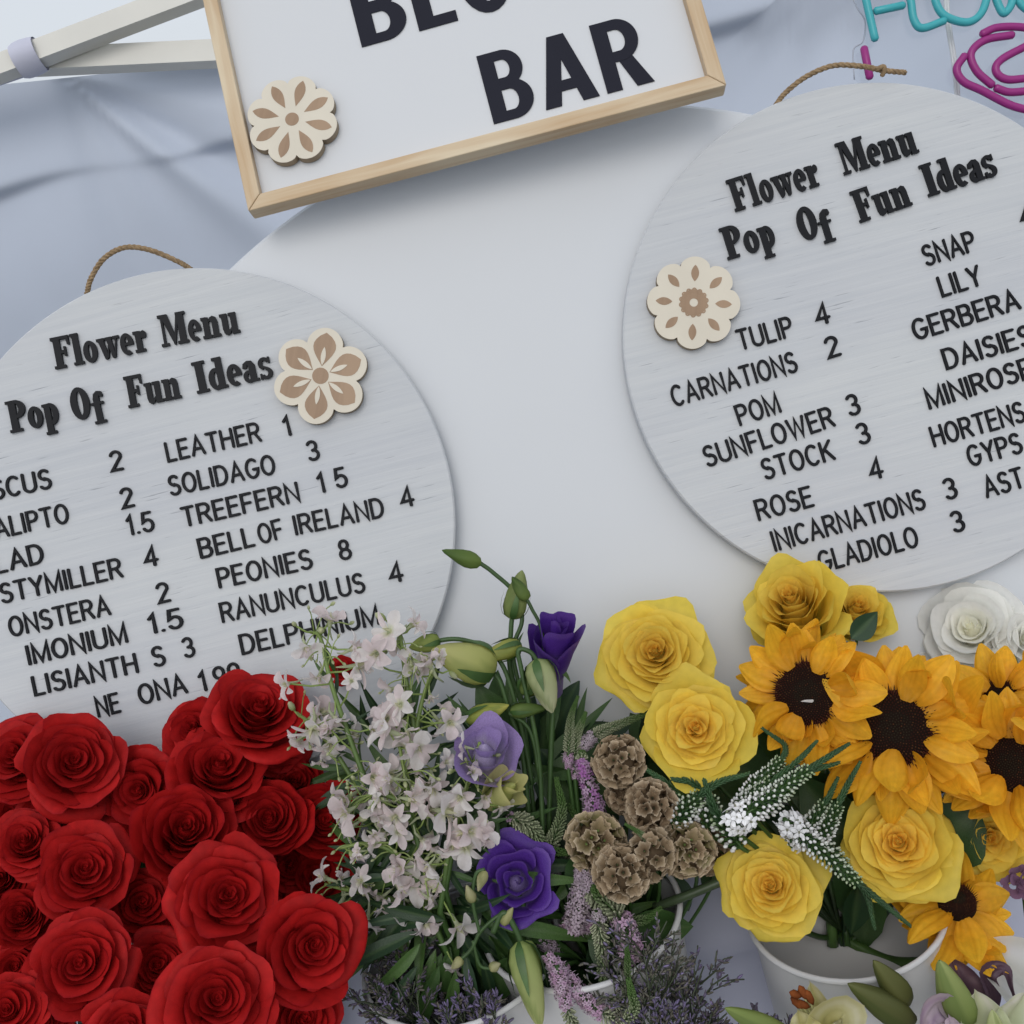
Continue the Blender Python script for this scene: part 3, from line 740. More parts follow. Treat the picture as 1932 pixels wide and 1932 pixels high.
def rose_meshes(seed, colfn, mat, N=40, split=.55, amp=.02, closed=1.0, zs=1.0, curl0=.5, curl1=1.0, power=1.0, W0=4.6, W1=1.95, dome=.30, point=.04, tight=0):
    rng = random.Random(seed); heart = MB(); outs = []
    heart.lathe([(.001, (dome - .08) * zs), (.03, (dome - .10) * zs), (.10, (dome - .2) * zs), (.26, (dome - .5) * zs), (.3, -.8 * zs)], 14, lambda a, v: colfn(.05, .2, 0))
    ph0 = rng.uniform(0, 6); hz = rng.uniform(.0, .14)
    for i in range(N):
        t = i / (N - 1)
        rl = (.02 + .86 * (t ** power if not tight else (t / .7 * tight if t < .7 else lerp(tight, 1, (t - .7) / .3)))) * rng.uniform(.97, 1.03)
        zl = dome + .04 * exp(-(t / .2) ** 2) - hz * .5 * exp(-((t - .25) / .1) ** 2) - .62 * max(0, t - .42) ** 1.3 + rng.uniform(-.02, .02)
        W = lerp(W0, W1, t ** .6) * rng.uniform(.9, 1.1)
        curl = lerp(curl0, curl1, t ** 1.2) * rng.uniform(.75, 1.25)
        mb = heart if t < split else MB()
        petal(mb, rng, t, ph0 + i * 2.39996 + rng.uniform(-.25, .25), rl, zl, W, curl, colfn, amp, closed=closed, zs=zs, point=point)
        if t >= split: outs.append(mb.mesh('petal', mat))
    return heart.mesh('rose_heart', mat), outs
def calyx_mesh():
    mb = MB(); mb.lathe([(.02, -1.02), (.16, -.96), (.24, -.84), (.2, -.74)], 10, lambda a, v: GRN2)
    for k in range(5):
        a = k * 2 * pi / 5
        mb.grid(3, 7, lambda u, v: (V(((.2 + .32 * v) * cos(a + (u - .5) * .7 * (1 - v)), (.2 + .32 * v) * sin(a + (u - .5) * .7 * (1 - v)), -.85 + .35 * v - .5 * v * v)), GRN2))
    return mb.mesh('calyx', M_leaf)
CALYX = calyx_mesh()
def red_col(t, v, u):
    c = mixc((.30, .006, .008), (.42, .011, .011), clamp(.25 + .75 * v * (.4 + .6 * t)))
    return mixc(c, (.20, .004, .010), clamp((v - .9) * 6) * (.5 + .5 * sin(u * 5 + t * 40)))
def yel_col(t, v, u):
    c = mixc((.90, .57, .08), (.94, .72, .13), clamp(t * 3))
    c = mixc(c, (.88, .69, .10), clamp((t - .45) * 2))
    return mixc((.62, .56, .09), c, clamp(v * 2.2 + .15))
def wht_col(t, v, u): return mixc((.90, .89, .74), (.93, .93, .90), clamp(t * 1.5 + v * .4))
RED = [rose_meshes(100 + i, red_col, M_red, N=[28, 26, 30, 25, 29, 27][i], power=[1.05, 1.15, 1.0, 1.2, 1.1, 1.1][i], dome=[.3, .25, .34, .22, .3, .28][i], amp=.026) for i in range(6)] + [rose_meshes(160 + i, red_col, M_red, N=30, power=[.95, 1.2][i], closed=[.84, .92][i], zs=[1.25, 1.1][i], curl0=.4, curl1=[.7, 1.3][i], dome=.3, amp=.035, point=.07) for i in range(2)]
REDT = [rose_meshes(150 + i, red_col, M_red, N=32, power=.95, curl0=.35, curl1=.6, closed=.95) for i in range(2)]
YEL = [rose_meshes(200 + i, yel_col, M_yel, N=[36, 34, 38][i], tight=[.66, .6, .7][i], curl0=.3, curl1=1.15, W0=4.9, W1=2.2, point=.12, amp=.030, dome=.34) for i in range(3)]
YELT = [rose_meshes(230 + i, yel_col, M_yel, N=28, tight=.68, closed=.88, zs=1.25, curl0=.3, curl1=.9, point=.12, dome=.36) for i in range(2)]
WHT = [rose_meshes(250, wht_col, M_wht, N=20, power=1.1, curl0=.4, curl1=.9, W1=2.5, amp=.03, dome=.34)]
def rose(meshes, px, py, dia, face, dd, label, bk, group, cat='rose', seed=0, nleaf=2, name='rose', d=None, sc=1.0):
    rng = random.Random(seed * 77 + int(px * 3 + py))
    d = (d or fdepth(py)) + dd
    R = dia / 2 / FPX * d * .98
    z = (-ray(px, py).normalized() + RX * face[0] + UX * face[1]).normalized()
    fm = frame(P(px, py, d), z, rng.uniform(0, 6.28))
    t = thing(name, label, cat, fm, group)
    bm = fm @ Matrix.Scale(R, 4)
    heart, outs = meshes
    link(heart, 'rose_heart', t, bm)
    for o in outs: link(o, 'petal', t, bm)
    link(CALYX, 'calyx', t, bm)
    c, up = BK[bk]; base = fm.translation - z * R * .95
    sp_ = .010 if bk == 'yel' else .025; dest = c - up * (.07 if bk == 'yel' else .19) + V((rng.uniform(-sp_, sp_), rng.uniform(-sp_, sp_), 0))
    stem_to(t, base, (-z * .6 - V((0, 0, .5))).normalized(), dest)
    for k in range(nleaf):
        a = rng.uniform(0, 6.28); dr = RX * cos(a) + UX * sin(a) * .7 - F * -.2
        add_leaf(t, base + dr * R * .2 - z * .012, dr - z * .6, rng.uniform(.022, .034), rng, None, 'leaf', z)
    return t
GR = 'red roses in the left bucket'
reds = [  # x, y, diameter, facing, depth offset, label
 (139, 1436, 182, (.05, .22), 0, 'big red rose at the upper left, overlapping a darker rose at the frame edge'),
 (32, 1425, 160, (-.5, .35), .03, 'dark red rose cut by the left frame edge, tucked behind the big upper left rose'),
 (488, 1338, 174, (.12, .85), 0, 'topmost red rose of the bunch, seen from the side just under the price 1 99'),
 (368, 1378, 140, (-.45, .25), .03, 'red rose half hidden under the topmost rose, against the menu board'),
 (414, 1446, 186, (.1, .8), .012, 'flat wide red rose directly below the topmost one, seen obliquely'),
 (262, 1492, 148, (-.25, .05), .03, 'dark red rose between the big upper left rose and the bright central rose'),
 (349, 1566, 204, (.08, .32), 0, 'bright red rose in the middle of the bunch with an oval heart'),
 (508, 1546, 148, (-.08, .2), .03, 'shaded red rose with tight spiral heart right of the bright central rose'),
 (614, 1548, 140, (.1, .2), .045, 'shaded red rose touching the white larkspur, farthest right in its row'),
 (47, 1588, 136, (-.25, .5), .012, 'red rose near the left edge turned upward, under the big upper left rose'),
 (160, 1642, 172, (0, .28), 0, 'red rose with crumpled heart above the large lower left rose'),
 (430, 1692, 226, (.05, .16), -.012, 'largest red rose with a deep open heart near the centre of the bunch'),
 (268, 1702, 120, (.1, .1), .035, 'small shaded red rose left of the largest red rose'),
 (592, 1784, 196, (.22, .12), -.004, 'red rose at the right side of the bunch above the sea lavender'),
 (40, 1728, 128, (-.2, .15), .02, 'red rose at the left edge beside the crumpled one, partly shaded'),
 (150, 1820, 200, (-.1, .18), -.012, 'large red rose at lower left with an open folded heart'),
 (298, 1822, 116, (0, .12), .035, 'dark red rose squeezed between the two large lower roses'),
 (410, 1884, 214, (0, .14), -.018, 'large red rose with a round swirled heart at the bottom edge'),
 (14, 1908, 140, (-.2, .2), -.01, 'red rose in the bottom left corner cut by the frame'),
 (238, 1945, 170, (0, .2), -.01, 'red rose mostly below the bottom edge, between the large lower roses'),
 (572, 1925, 130, (.2, .2), .03, 'dark red rose at the bottom right of the bunch below the right side rose'),
 (548, 1632, 120, (.1, .1), .065, 'very dark red rose deep in shade below the tight spiral rose'),
 (555, 1478, 116, (.1, .4), .06, 'dark red rose deep in the bunch behind the spiral rose and larkspur'),
 (24, 1530, 100, (-.2, .1), .06, 'dark red rose deep in shade at the left edge under the big upper rose'),
 (520, 1398, 130, (.4, .1), .04, 'dark red rose under the right half of the topmost rose'),
 (28, 1825, 100, (-.1, .1), .04, 'dark red rose at the left edge behind the large lower left rose'),
 (480, 1800, 110, (.1, .1), .05, 'dark red rose deep between the largest rose and the right side rose'),
 (350, 1765, 90, (.1, .1), .055, 'tiny dark glimpse of a red rose below the largest rose'),
 (112, 1545, 130, (-.1, .1), .05, 'dark red rose deep in shade under the big upper left rose'),
 (215, 1575, 110, (.0, .1), .055, 'dark red rose deep between the bright central and the crumpled rose'),
 (-2, 1660, 140, (-.2, .1), .04, 'dark red rose sliver at the left frame edge near mid height of the bunch'),
 (75, 1930, 120, (-.1, .1), .03, 'dark red rose at the bottom edge between the corner rose and its right neighbour'),
 (330, 1500, 110, (0, .1), .055, 'dark red rose deep below the flat wide rose'),
 (470, 1600, 110, (0, .1), .06, 'dark red rose deep between the central and the tight spiral rose'),
 (598, 1652, 120, (.1, .1), .07, 'very dark red rose deep between the right side rose and the larkspur'),
 (648, 1262, 56, (.1, .5), .03, 'red rose glimpsed in bits through the white larkspur at its top'),
]
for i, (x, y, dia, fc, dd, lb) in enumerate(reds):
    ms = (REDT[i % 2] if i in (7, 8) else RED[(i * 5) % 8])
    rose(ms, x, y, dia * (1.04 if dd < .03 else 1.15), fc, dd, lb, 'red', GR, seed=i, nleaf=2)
GY = 'yellow roses in the right bucket'
yels = [
 (0, 1237, 1232, 206, (-.1, .24), .0, 'yellow rose highest on the left against the white board', YEL),
 (1, 1313, 1375, 200, (-.05, .12), -.015, 'yellow rose with spiral heart just right of the brown pods'),
 (0, 1497, 1142, 216, (-.25, .7), .015, 'yellow rose standing tallest above the left sunflower'),
 (1, 1614, 1152, 150, (.25, .6), .045, 'small yellow rose behind the tallest one with a green leaf beneath'),
 (2, 1695, 1590, 200, (-.05, .12), .0, 'yellow rose with a pointed right petal below the middle sunflower'),
 (0, 1455, 1672, 186, (-.1, .12), -.01, 'yellow rose with orange heart hanging over the bucket rim'),
 (1, 1868, 1578, 176, (.05, -.05), .03, 'yellow rose half hidden below the sunflower at the right edge'),
]
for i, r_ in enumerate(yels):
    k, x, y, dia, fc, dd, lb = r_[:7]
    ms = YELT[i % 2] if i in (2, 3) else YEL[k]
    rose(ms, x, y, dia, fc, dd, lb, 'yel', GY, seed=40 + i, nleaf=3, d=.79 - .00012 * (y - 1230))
t = bpy.data.objects['rose']
for o in COL.objects:
    if o.get('label', '').startswith('small yellow rose behind'): t = o
add_leaf(t, P(1606, 1205, .735), RX * .8 + UX * .75, .026, random.Random(4), LEAF[4], 'leaf', -F)
rose(WHT[0], 1832, 1186, 205, (-.2, .28), .02, 'white rose behind the sunflowers under the right menu board', 'yel', 'white roses behind the sunflowers', seed=3, d=.825)
rose(WHT[0], 1945, 1205, 150, (.3, .3), .0, 'white rose cut by the right frame edge beside the whole white rose', 'yel', 'white roses behind the sunflowers', seed=5, d=.83)
# ---- sunflowers
def sun_petal(seed, bend, wid=.16, curlu=0):
    rng = random.Random(seed); mb = MB(); tw = rng.uniform(-.5, .5); p1 = rng.uniform(0, 6)
    def fn(u, v):
        uu = u * 2 - 1; s = (sin(pi * clamp(v * .93 + .05) ** .85)) ** .75
        x = uu * wid * s; y = .34 + .62 * v
        z = .02 + bend * (v ** 1.6) + .007 * cos(uu * 11 + p1) * s + .02 * sin(uu * 2.5 + p1 + 2 * v) * s - .05 * uu * uu * s * (1 if curlu <= 0 else -2) + .03 * sin(v * 5 + p1)
        a = tw * v; xx = x * cos(a); z += x * sin(a)
        if curlu and v > .55: y -= (v - .55) * curlu * .5; z += (v - .55) * abs(curlu) * .55
        c = mixc((.72, .33, .016), (.94, .53, .034), clamp(v * 1.8)); c = mixc(c, (.72, .33, .014), .22 + .16 * cos(uu * 17 + p1) + .12 * cos(uu * 5 + p1 * 2))
        return V((xx, y, z)), c
    mb.grid(15, 12, fn); return mb.mesh('ray_petal', M_sun)
SPET = [sun_petal(300 + i, [.08, -.12, .2, -.04, .3, .14, -.2][i], [.19, .20, .17, .21, .185, .18, .2][i], [0, 0, 0, 0, .8, 0, 0][i]) for i in range(7)]
def disc_mesh(seed):
    rng = random.Random(seed); mb = MB()
    mb.lathe([(.0005, .10), (.15, .105), (.3, .085), (.39, .03), (.40, -.06)], 24, lambda a, v: (.012, .006, .004))
    N = 560
    for k in range(N):
        r = .40 * sqrt((k + .5) / N); a = k * 2.39996; q = r / .4
        z = .105 - .07 * q ** 4; dr = V((cos(a), sin(a), 0)); l = lerp(.016, .095, q ** 3) * rng.uniform(.7, 1.3)
        r *= .94; c = V((r * cos(a), r * sin(a), z)); tip = c + V((0, 0, 1)) * l * (1.0 - .55 * q ** 3) + dr * l * q ** 3 * 1.0
        col = ((.030, .026, .014) if q < .42 else mixc((.030, .010, .006), (.055, .014, .008), q)) if rng.random() > .15 else (.09, .035, .014)
        b = len(mb.v); wr = .012
        for j in range(4): mb.vert(c + V((cos(a + j * pi / 2) * wr, sin(a + j * pi / 2) * wr, -.01)), col)
        mb.vert(tip, col)
        for j in range(4): mb.face(b + j, b + (j + 1) % 4, b + 4)
    return mb.mesh('seed_disc', M_dark)
SDISC = [disc_mesh(5), disc_mesh(6)]
def sunflower(px, py, rpx, face, d, label, seed, n=(18, 17, 14), droop=0.0, asp=1.0, dsc=1.0):
    rng = random.Random(seed); R = rpx / FPX * d
    z = (-ray(px, py).normalized() + RX * face[0] + UX * face[1]).normalized()
    fm = frame(P(px, py, d), z, rng.uniform(0, 6))
    t = thing('sunflower', label, 'sunflower', fm, 'sunflowers in the right bucket')
    link(SDISC[seed % 2], 'seed_disc', t, fm @ Matrix.Scale(R, 4) @ Matrix.Diagonal((dsc, dsc, 1, 1)))
    for layer, cnt in enumerate(n):
        for k in range(cnt):
            a = 2 * pi * (k + .5 * layer) / cnt + rng.uniform(-.12, .12)
            ti = radians(rng.gauss(2 - 9 * layer + droop, 12)); s = rng.uniform(.8, 1.1) * (1 - .02 * layer)
            m = fm @ Matrix.Rotation(a, 4, 'Z') @ Matrix.Translation((0, (dsc - 1) * R * .4, -.03 * R * layer * 2)) @ Matrix.Rotation(ti, 4, 'X') @ Matrix.Scale(R * s, 4) @ Matrix.Rotation(rng.gauss(0, .45), 4, 'Y')
            link(rng.choice(SPET), 'ray_petal', t, m)
    mb = MB(); mb.lathe([(.05, -.25), (.3, -.18), (.42, -.06), (.3, -.02)], 16, lambda a, v: GRN2); link(mb.mesh('receptacle', M_leaf), 'receptacle', t, fm @ Matrix.Translation((0, 0, -.05 * R)) @ Matrix.Scale(R * dsc * .9, 4))
    c, up = BK['yel']
    stem_to(t, fm.translation - z * R * .22, (-z * .5 - V((0, 0, .6))).normalized(), c - up * .07 + V((rng.uniform(-.012, .012), rng.uniform(-.012, .012), 0)), .0042, GRN2)
    for k in range(0 if seed in (14, 15) else 2):
        a = rng.uniform(.3, 2.8); dr = RX * cos(a) + UX * sin(a)
        add_leaf(t, fm.translation - z * R * .45, dr - z * .9, rng.uniform(.04, .05), rng, None, 'leaf', z)
sunflower(1523, 1308, 152, (-.08, .10), .765, 'left sunflower under the tallest yellow rose, one petal folded over its dark disc', 11)
t = bpy.data.objects['sunflower']
mb = MB(); fm = frame(P(1523, 1322, .752), -F, ROLL * 0); mb.prism([(-.0045, -.0004), (.0030, -.0011), (.0042, .0000), (.0038, .0009), (-.002, .0006)], 0, .0012, None, (.8, .8, .8)); link(mb.mesh('pale_chip', M_wht, False), 'pale_chip', t, fm)  # small pale sliver lying on the dark disc
sunflower(1690, 1373, 180, (.02, .06), .745, 'largest sunflower with a full round dark disc, in the middle', 12, (21, 19, 16))
sunflower(1912, 1442, 158, (-.25, .05), .745, 'sunflower at the right edge with curled narrow petals', 13, (17, 15, 13), 14)
sunflower(1886, 1318, 128, (-.1, .35), .785, 'smaller sunflower behind the others near the right edge', 14, (15, 14, 10), 10, dsc=.7)
sunflower(1806, 1702, 158, (.08, .85), .735, 'lowest sunflower facing up with drooping petals by the lilies', 15, (16, 16, 14), -24, dsc=.55)
# ---- lisianthus
def pur_col(t, v, u): return mixc((.30, .24, .42), (.085, .028, .27), clamp(v * 1.7)) if v < .9 else mixc((.085, .028, .27), (.16, .08, .36), .5)
def lil_col(t, v, u): return mixc((.52, .48, .58), (.34, .25, .52), clamp(v * 1.3 - .1 + .3 * (abs(u) < .5)))
def bud_col(t, v, u): return mixc((.50, .55, .20), (.72, .68, .30), v)
PUR = [rose_meshes(400 + i, pur_col, M_pur, N=13, split=.3, amp=.05, power=.95, curl0=.3, curl1=.9, W0=2.8, W1=2.0, dome=.2, point=.02) for i in range(1)]
PURT = rose_meshes(410, pur_col, M_pur, N=9, split=.3, amp=.06, power=.7, closed=.60, zs=2.0, curl0=.15, curl1=.35, W0=3.4, W1=2.6, dome=.35)
LILM = rose_meshes(411, lil_col, M_pur, N=8, split=.25, amp=.06, power=.6, closed=.85, zs=1.0, curl0=.15, curl1=.45, W0=3, W1=2.6, dome=.25)
YLI = rose_meshes(412, bud_col, M_wht, N=6, split=.25, amp=.06, power=.6, closed=.6, zs=1.3, curl0=.2, curl1=.5, W0=3, W1=2.4, dome=.3)
GL = 'lisianthus stems in the middle'
def bud_into(parent, p0, p1, wd, ca, cb, name='bud', twist=1.6, sep=True):
    wd *= .84; z = p1 - p0; L = z.length; fm = frame(p0, z, random.Random(int(L * 1e5)).uniform(0, 6), F)
    prof = [(wd * q, L * s) for q, s in ((.10, 0), (.34, .06), (.47, .2), (.5, .36), (.45, .52), (.36, .66), (.26, .8), (.15, .92), (.03, 1))]
    mb = MB(); mb.lathe(prof, 20, lambda a, v: mixc(mixc(ca, cb, v), mixc(ca, GRN2, .5), .55 * (sin(2.0 * a + twist * 3 * v) > .55)), lambda a, v: 1 + .09 * sin(4 * a + twist * 5 * v))
    o = link(mb.mesh(name, M_wht), name, parent, fm)
    if sep:
        mb = MB()
        for k in range(4):
            a = k * pi / 2 + .4
            def sp(u, v):
                h = v * .62; r = 0
                for (ra, za), (rb, zb_) in zip(prof, prof[1:]):
                    if za <= h * L <= zb_: r = lerp(ra, rb, (h * L - za) / (zb_ - za))
                r = r * 1.13 + .0006 + wd * .25 * max(0, v - .75); an = a + (u - .5) * .7 * (1 - v) ** .7
                return V((r * cos(an), r * sin(an), h * L)), mixc(GRN, GRN2, v)
            mb.grid(3, 9, sp)
        link(mb.mesh('sepals', M_leaf), 'sepals', o, fm)
    return o
def blossom(parent, meshes, px, py, dia, face, d, spin=0):
    R = dia / 2 / FPX * d; z = (-ray(px, py).normalized() + RX * face[0] + UX * face[1]).normalized()
    fm = frame(P(px, py, d), z, spin); bm = fm @ Matrix.Scale(R, 4)
    h = link(meshes[0], 'blossom', parent, bm)
    for o in meshes[1]: link(o, 'petal', h, bm)
    link(CALYX, 'calyx', h, bm)
    return fm.translation - z * R
def lis(label, base, stems, d=.78):
    t = thing('lisianthus', label, 'lisianthus', Matrix.Translation(P(*base, d + .01)), GL)
    for l, r in stems:
        mb = MB(); mb.tube(bez([P(x, y, d + (q[0] if q else 0)) for (x, y, *q) in l], 8), r, 6, (.05, .10, .03)); mb.local(t).build('stem', M_leaf, t)
    return t
d = .79
t = lis('tallest lisianthus stem with a thin bud bending left over the menu board', (1010, 1560), [([(1010, 1560), (985, 1330), (968, 1230), (985, 1170), (972, 1120), (930, 1080), (905, 1062)], .0016), ([(985, 1330), (962, 1260), (964, 1190), (966, 1165)], .0018)], d)
bud_into(t, P(908, 1064, d), P(834, 1038, d), .014, LGR, GRN2, sep=False); bud_into(t, P(966, 1168, d), P(985, 1076, d), .021, (.32, .40, .12), (.40, .46, .2))
for p in ((968, 1230), (985, 1330)): add_leaf(t, P(*p, d), UX + RX * .5, .016, random.Random(p[0]), THIN[0])
t = lis('lisianthus with a dark purple half closed cup standing against the white board', (1035, 1580), [([(1035, 1580), (1040, 1400), (1046, 1300)], .002), ([(1030, 1330), (1024, 1200), (1003, 1148), (992, 1128)], .0013)], .78)
blossom(t, PURT, 1046, 1212, 172, (.10, 1.05), .78, .6); bud_into(t, P(995, 1132, .78), P(966, 1088, .78), .012, LGR, GRN, sep=False)
t = lis('lisianthus with a fat drooping pale yellow bud above the white larkspur', (1000, 1560), [([(1000, 1560), (985, 1420), (960, 1340), (945, 1290), (930, 1268)], .0018), ([(1004, 1480), (985, 1380), (955, 1270), (920, 1225), (865, 1206), (815, 1212), (790, 1224)], .0017)], .775)
bud_into(t, P(934, 1266, .775), P(815, 1226, .765), .036, (.50, .54, .16), (.64, .62, .28), twist=.6); bud_into(t, P(984, 1216, .775), P(898, 1246, .77), .016, (.42, .48, .12), (.60, .56, .16))
bud_into(t, P(830, 1208, .775), P(772, 1222, .77), .016, (.30, .38, .10), (.4, .46, .14))
t = lis('lisianthus with a drooping cream and green bud beside the purple cup', (1025, 1590), [([(1025, 1590), (1015, 1420), (985, 1270), (978, 1228), (1000, 1230), (1016, 1252)], .0017)], .765)
bud_into(t, P(1012, 1244, .765), P(1042, 1345, .757), .025, (.42, .5, .2), (.72, .72, .5)); bud_into(t, P(985, 1310, .77), P(1022, 1262, .775), .017, LGR, GRN2)
t = lis('lisianthus with small horizontal yellow-green buds above the lilac bloom', (960, 1560), [([(960, 1560), (950, 1460), (905, 1385), (870, 1345), (840, 1350)], .0015), ([(1020, 1480), (1000, 1380), (960, 1345)], .0014)], .765)
bud_into(t, P(880, 1360, .765), P(960, 1330, .762), .017, (.36, .45, .1), (.66, .62, .16)); bud_into(t, P(962, 1342, .765), P(1032, 1336, .765), .013, LGR, GRN2)
t = lis('lisianthus with one large lilac bloom seen from the side', (900, 1600), [([(900, 1600), (920, 1500), (930, 1470)], .002)], .745)
blossom(t, LILM, 913, 1412, 168, (.0, .75), .732, 1.0)
t = lis('lisianthus with pale yellow ruffled bloom under the lilac bloom', (940, 1600), [([(940, 1600), (935, 1530), (930, 1510)], .002)], .75)
blossom(t, YLI, 962, 1486, 140, (.7, .5), .728, .5)
t = lis('lisianthus with a wide open deep purple bloom low in the middle', (1000, 1790), [([(1000, 1790), (990, 1720), (980, 1690)], .002)], .735)
blossom(t, PUR[0], 975, 1663, 172, (-.05, .12), .728, 2.0)
t = lis('lisianthus with a long pale green bud hanging to the bottom edge', (930, 1740), [([(930, 1760), (950, 1722), (972, 1752), (985, 1785)], .002), ([(950, 1722), (930, 1735), (905, 1760), (890, 1790), (870, 1810)], .0013), ([(905, 1760), (892, 1700), (898, 1650), (915, 1640)], .0013), ([(892, 1775), (905, 1820), (925, 1828)], .0011)], .715)
bud_into(t, P(980, 1776, .715), P(1020, 1940, .70), .024, (.40, .5, .16), (.62, .64, .3)); bud_into(t, P(990, 1775, .718), P(1015, 1850, .715), .014, (.36, .46, .14), (.5, .56, .2), sep=False)
bud_into(t, P(948, 1745, .715), P(968, 1712, .715), .008, (.5, .5, .2), (.6, .58, .3), sep=False)
for a, b in (((872, 1808), (852, 1828)), ((915, 1642), (902, 1682)), ((925, 1828), (944, 1818)), ((893, 1702), (880, 1670))): bud_into(t, P(*a, .715), P(*b, .713), .008, (.5, .5, .22), (.66, .62, .4), sep=False)

# ---- white larkspur
def floret_mesh(seed, cup):
    rng = random.Random(seed); mb = MB(); 
    for k in range(6):
        a = k * pi / 3 + rng.uniform(-.2, .2); L = rng.uniform(.8, 1.1); W = rng.uniform(.17, .33); cp = cup + rng.uniform(-.45, .45); tw = rng.uniform(-1.2, 1.2); p1 = rng.uniform(0, 6)
        tint = (.88, .84, .83) if rng.random() < .55 else (.84, .74, .75)
        def fn(u, v):
            uu = u * 2 - 1; s = sin(pi * clamp(v * .9 + .06) ** 1.15) ** .7
            x = uu * W * s; r = .06 + L * v * cos(cp * (1 - .5 * v)); z = L * v * sin(cp * (1 - .7 * v)) + .12 * uu * uu * s + .05 * sin(5 * v + p1) + x * tw * v
            return V((r * cos(a) - x * sin(a), r * sin(a) + x * cos(a), z)), mixc((.62, .66, .42), mixc(tint, (.62, .55, .52), .25 * (abs(uu) < .2)), clamp(v * 3))
        mb.grid(5, 7, fn)
    for k in range(3):
        a = k * 2.1 + seed
        mb.grid(3, 4, lambda u, v: (V((.12 * cos(a) + (u - .5) * .2 * (1 - v) * -sin(a), .12 * sin(a) + (u - .5) * .2 * (1 - v) * cos(a), .5 * v)), (.66, .66, .44)))
    mb.tube([V((0, 0, .05)), V((0, -.1, -.5)), V((0, .1, -.9))], [.12, .07, .03], 5, (.55, .6, .4))
    return mb.mesh('floret', M_wht)
FLOR = [floret_mesh(500 + i, [.5, .8, 1.1, 1.3, .6, .95][i]) for i in range(6)]
def lbud_mesh():
    mb = MB(); mb.lathe([(.03, 0), (.22, .2), (.3, .5), (.2, .85), (.02, 1)], 8, lambda a, v: mixc((.32, .42, .12), (.72, .72, .52), v)); return mb.mesh('bud', M_wht)
LBUD = lbud_mesh()
GK = 'white larkspur spikes in the middle bucket'
def larkspur(label, pl, d, n, spread, fs, nb, seed, dark=False, d1=None, leafn=8):
    rng = random.Random(seed)
    pts = [P(x, y, lerp(d, d1 or d, i / (len(pl) - 1))) for i, (x, y) in enumerate(pl)]
    cv = bez(pts, 10)
    t = thing('larkspur', label, 'larkspur', Matrix.Translation(pts[-1]), GK)
    c, up = BK['lark']
    mb = MB(); mb.tube(cv + [c - up * .05], [lerp(.0011, .0022, i / len(cv)) for i in range(len(cv) + 1)], 6, LGR, GRN); mb.local(t).build('stem', M_leaf, t)
    L = len(cv)
    mbp = MB()
    n = int(n * .74)
    for k in range(n):
        s = .06 + .9 * (k + rng.random()) / n; p = cv[min(L - 1, int(s * (L - 1)))]
        a = k * 2.4 + rng.uniform(-.5, .5); out = RX * cos(a) + UX * sin(a) - F * rng.uniform(-.1, .9)
        out.normalize(); ln = spread / FPX * d * rng.uniform(.45, 1.1) * (.45 + .75 * min(1, s * 2))
        q = p + out * ln
        mbp.tube([p, p + out * ln * .5 - V((0, 0, .002)), q], .0007, 4, LGR)
        isbud = s < .06 + .9 * nb
        z = (out + V((rng.gauss(0, .5), rng.gauss(0, .5), rng.uniform(-1.0, .4))) - F * .25).normalized()
        sz = (fs * 1.12 if not isbud else fs * .6) / FPX * d * rng.uniform(.55, 1.25)
        m = frame(q, z, rng.uniform(0, 6)) @ Matrix.Scale(sz, 4)
        link(LBUD if isbud else rng.choice(FLOR), 'bud' if isbud else 'floret', t, m)
    for k in range(int(n * .9)):       # thin side stalks ending in tiny buds
        s = .04 + .9 * rng.random(); p = cv[min(L - 1, int(s * (L - 1)))]; a = rng.uniform(0, 6.28)
        out = (RX * cos(a) + UX * sin(a) - F * rng.uniform(0, .7)).normalized(); ln = spread / FPX * d * rng.uniform(.5, 1.15)
        q = bez([p, p + out * ln * .6 + UX * ln * .15, p + out * ln], 4); mbp.tube(q, .0005, 4, LGR, (.34, .42, .16))
        link(LBUD, 'bud', t, frame(q[-1], out + UX * rng.uniform(-.6, .6), 0) @ Matrix.Scale(fs * .30 / FPX * d * rng.uniform(.7, 1.3), 4))
    mbp.local(t).build('pedicels', M_leaf, t)
    for k in range(leafn):
        p = cv[rng.randrange(L // 3, L)]; a = rng.uniform(0, 6.28)
        add_leaf(t, p + F * .008, RX * cos(a) + UX * sin(a) - F * .1, rng.uniform(.016, .034), rng, rng.choice(THIN), 'leaf')
    return t
larkspur('larkspur spike arching highest on the left, its tip covering letters of DELPHINIUM', [(585, 1192), (605, 1205), (625, 1290), (670, 1420), (740, 1600)], .775, 26, 62, 34, .22, 1, d1=.75)
larkspur('larkspur spike with a pale pink bud at its very tip beside the last menu line', [(752, 1180), (756, 1205), (766, 1280), (785, 1400), (800, 1590)], .775, 26, 66, 34, .10, 2, d1=.75)
larkspur('larkspur spike leaning right with narrow starry florets near the drooping yellow bud', [(826, 1255), (800, 1310), (785, 1400), (790, 1560)], .765, 18, 58, 32, .12, 3, d1=.75)
larkspur('larkspur spike close to the topmost red rose with green buds', [(560, 1345), (590, 1370), (640, 1430), (730, 1580)], .785, 18, 52, 32, .2, 4, d1=.76)
larkspur('larkspur spike with a big white starry cluster in front of the others', [(752, 1400), (760, 1440), (775, 1520), (800, 1650)], .745, 16, 62, 42, .0, 5, d1=.74)
larkspur('larkspur spike curving over the shaded red roses with yellow-green buds at its tip', [(655, 1570), (668, 1520), (715, 1498), (770, 1530), (800, 1640)], .74, 18, 48, 32, .3, 6, d1=.74)
larkspur('larkspur spike hanging left at mid height with pale buds', [(640, 1600), (690, 1592), (745, 1610), (800, 1680)], .738, 14, 46, 31, .25, 7, d1=.74)
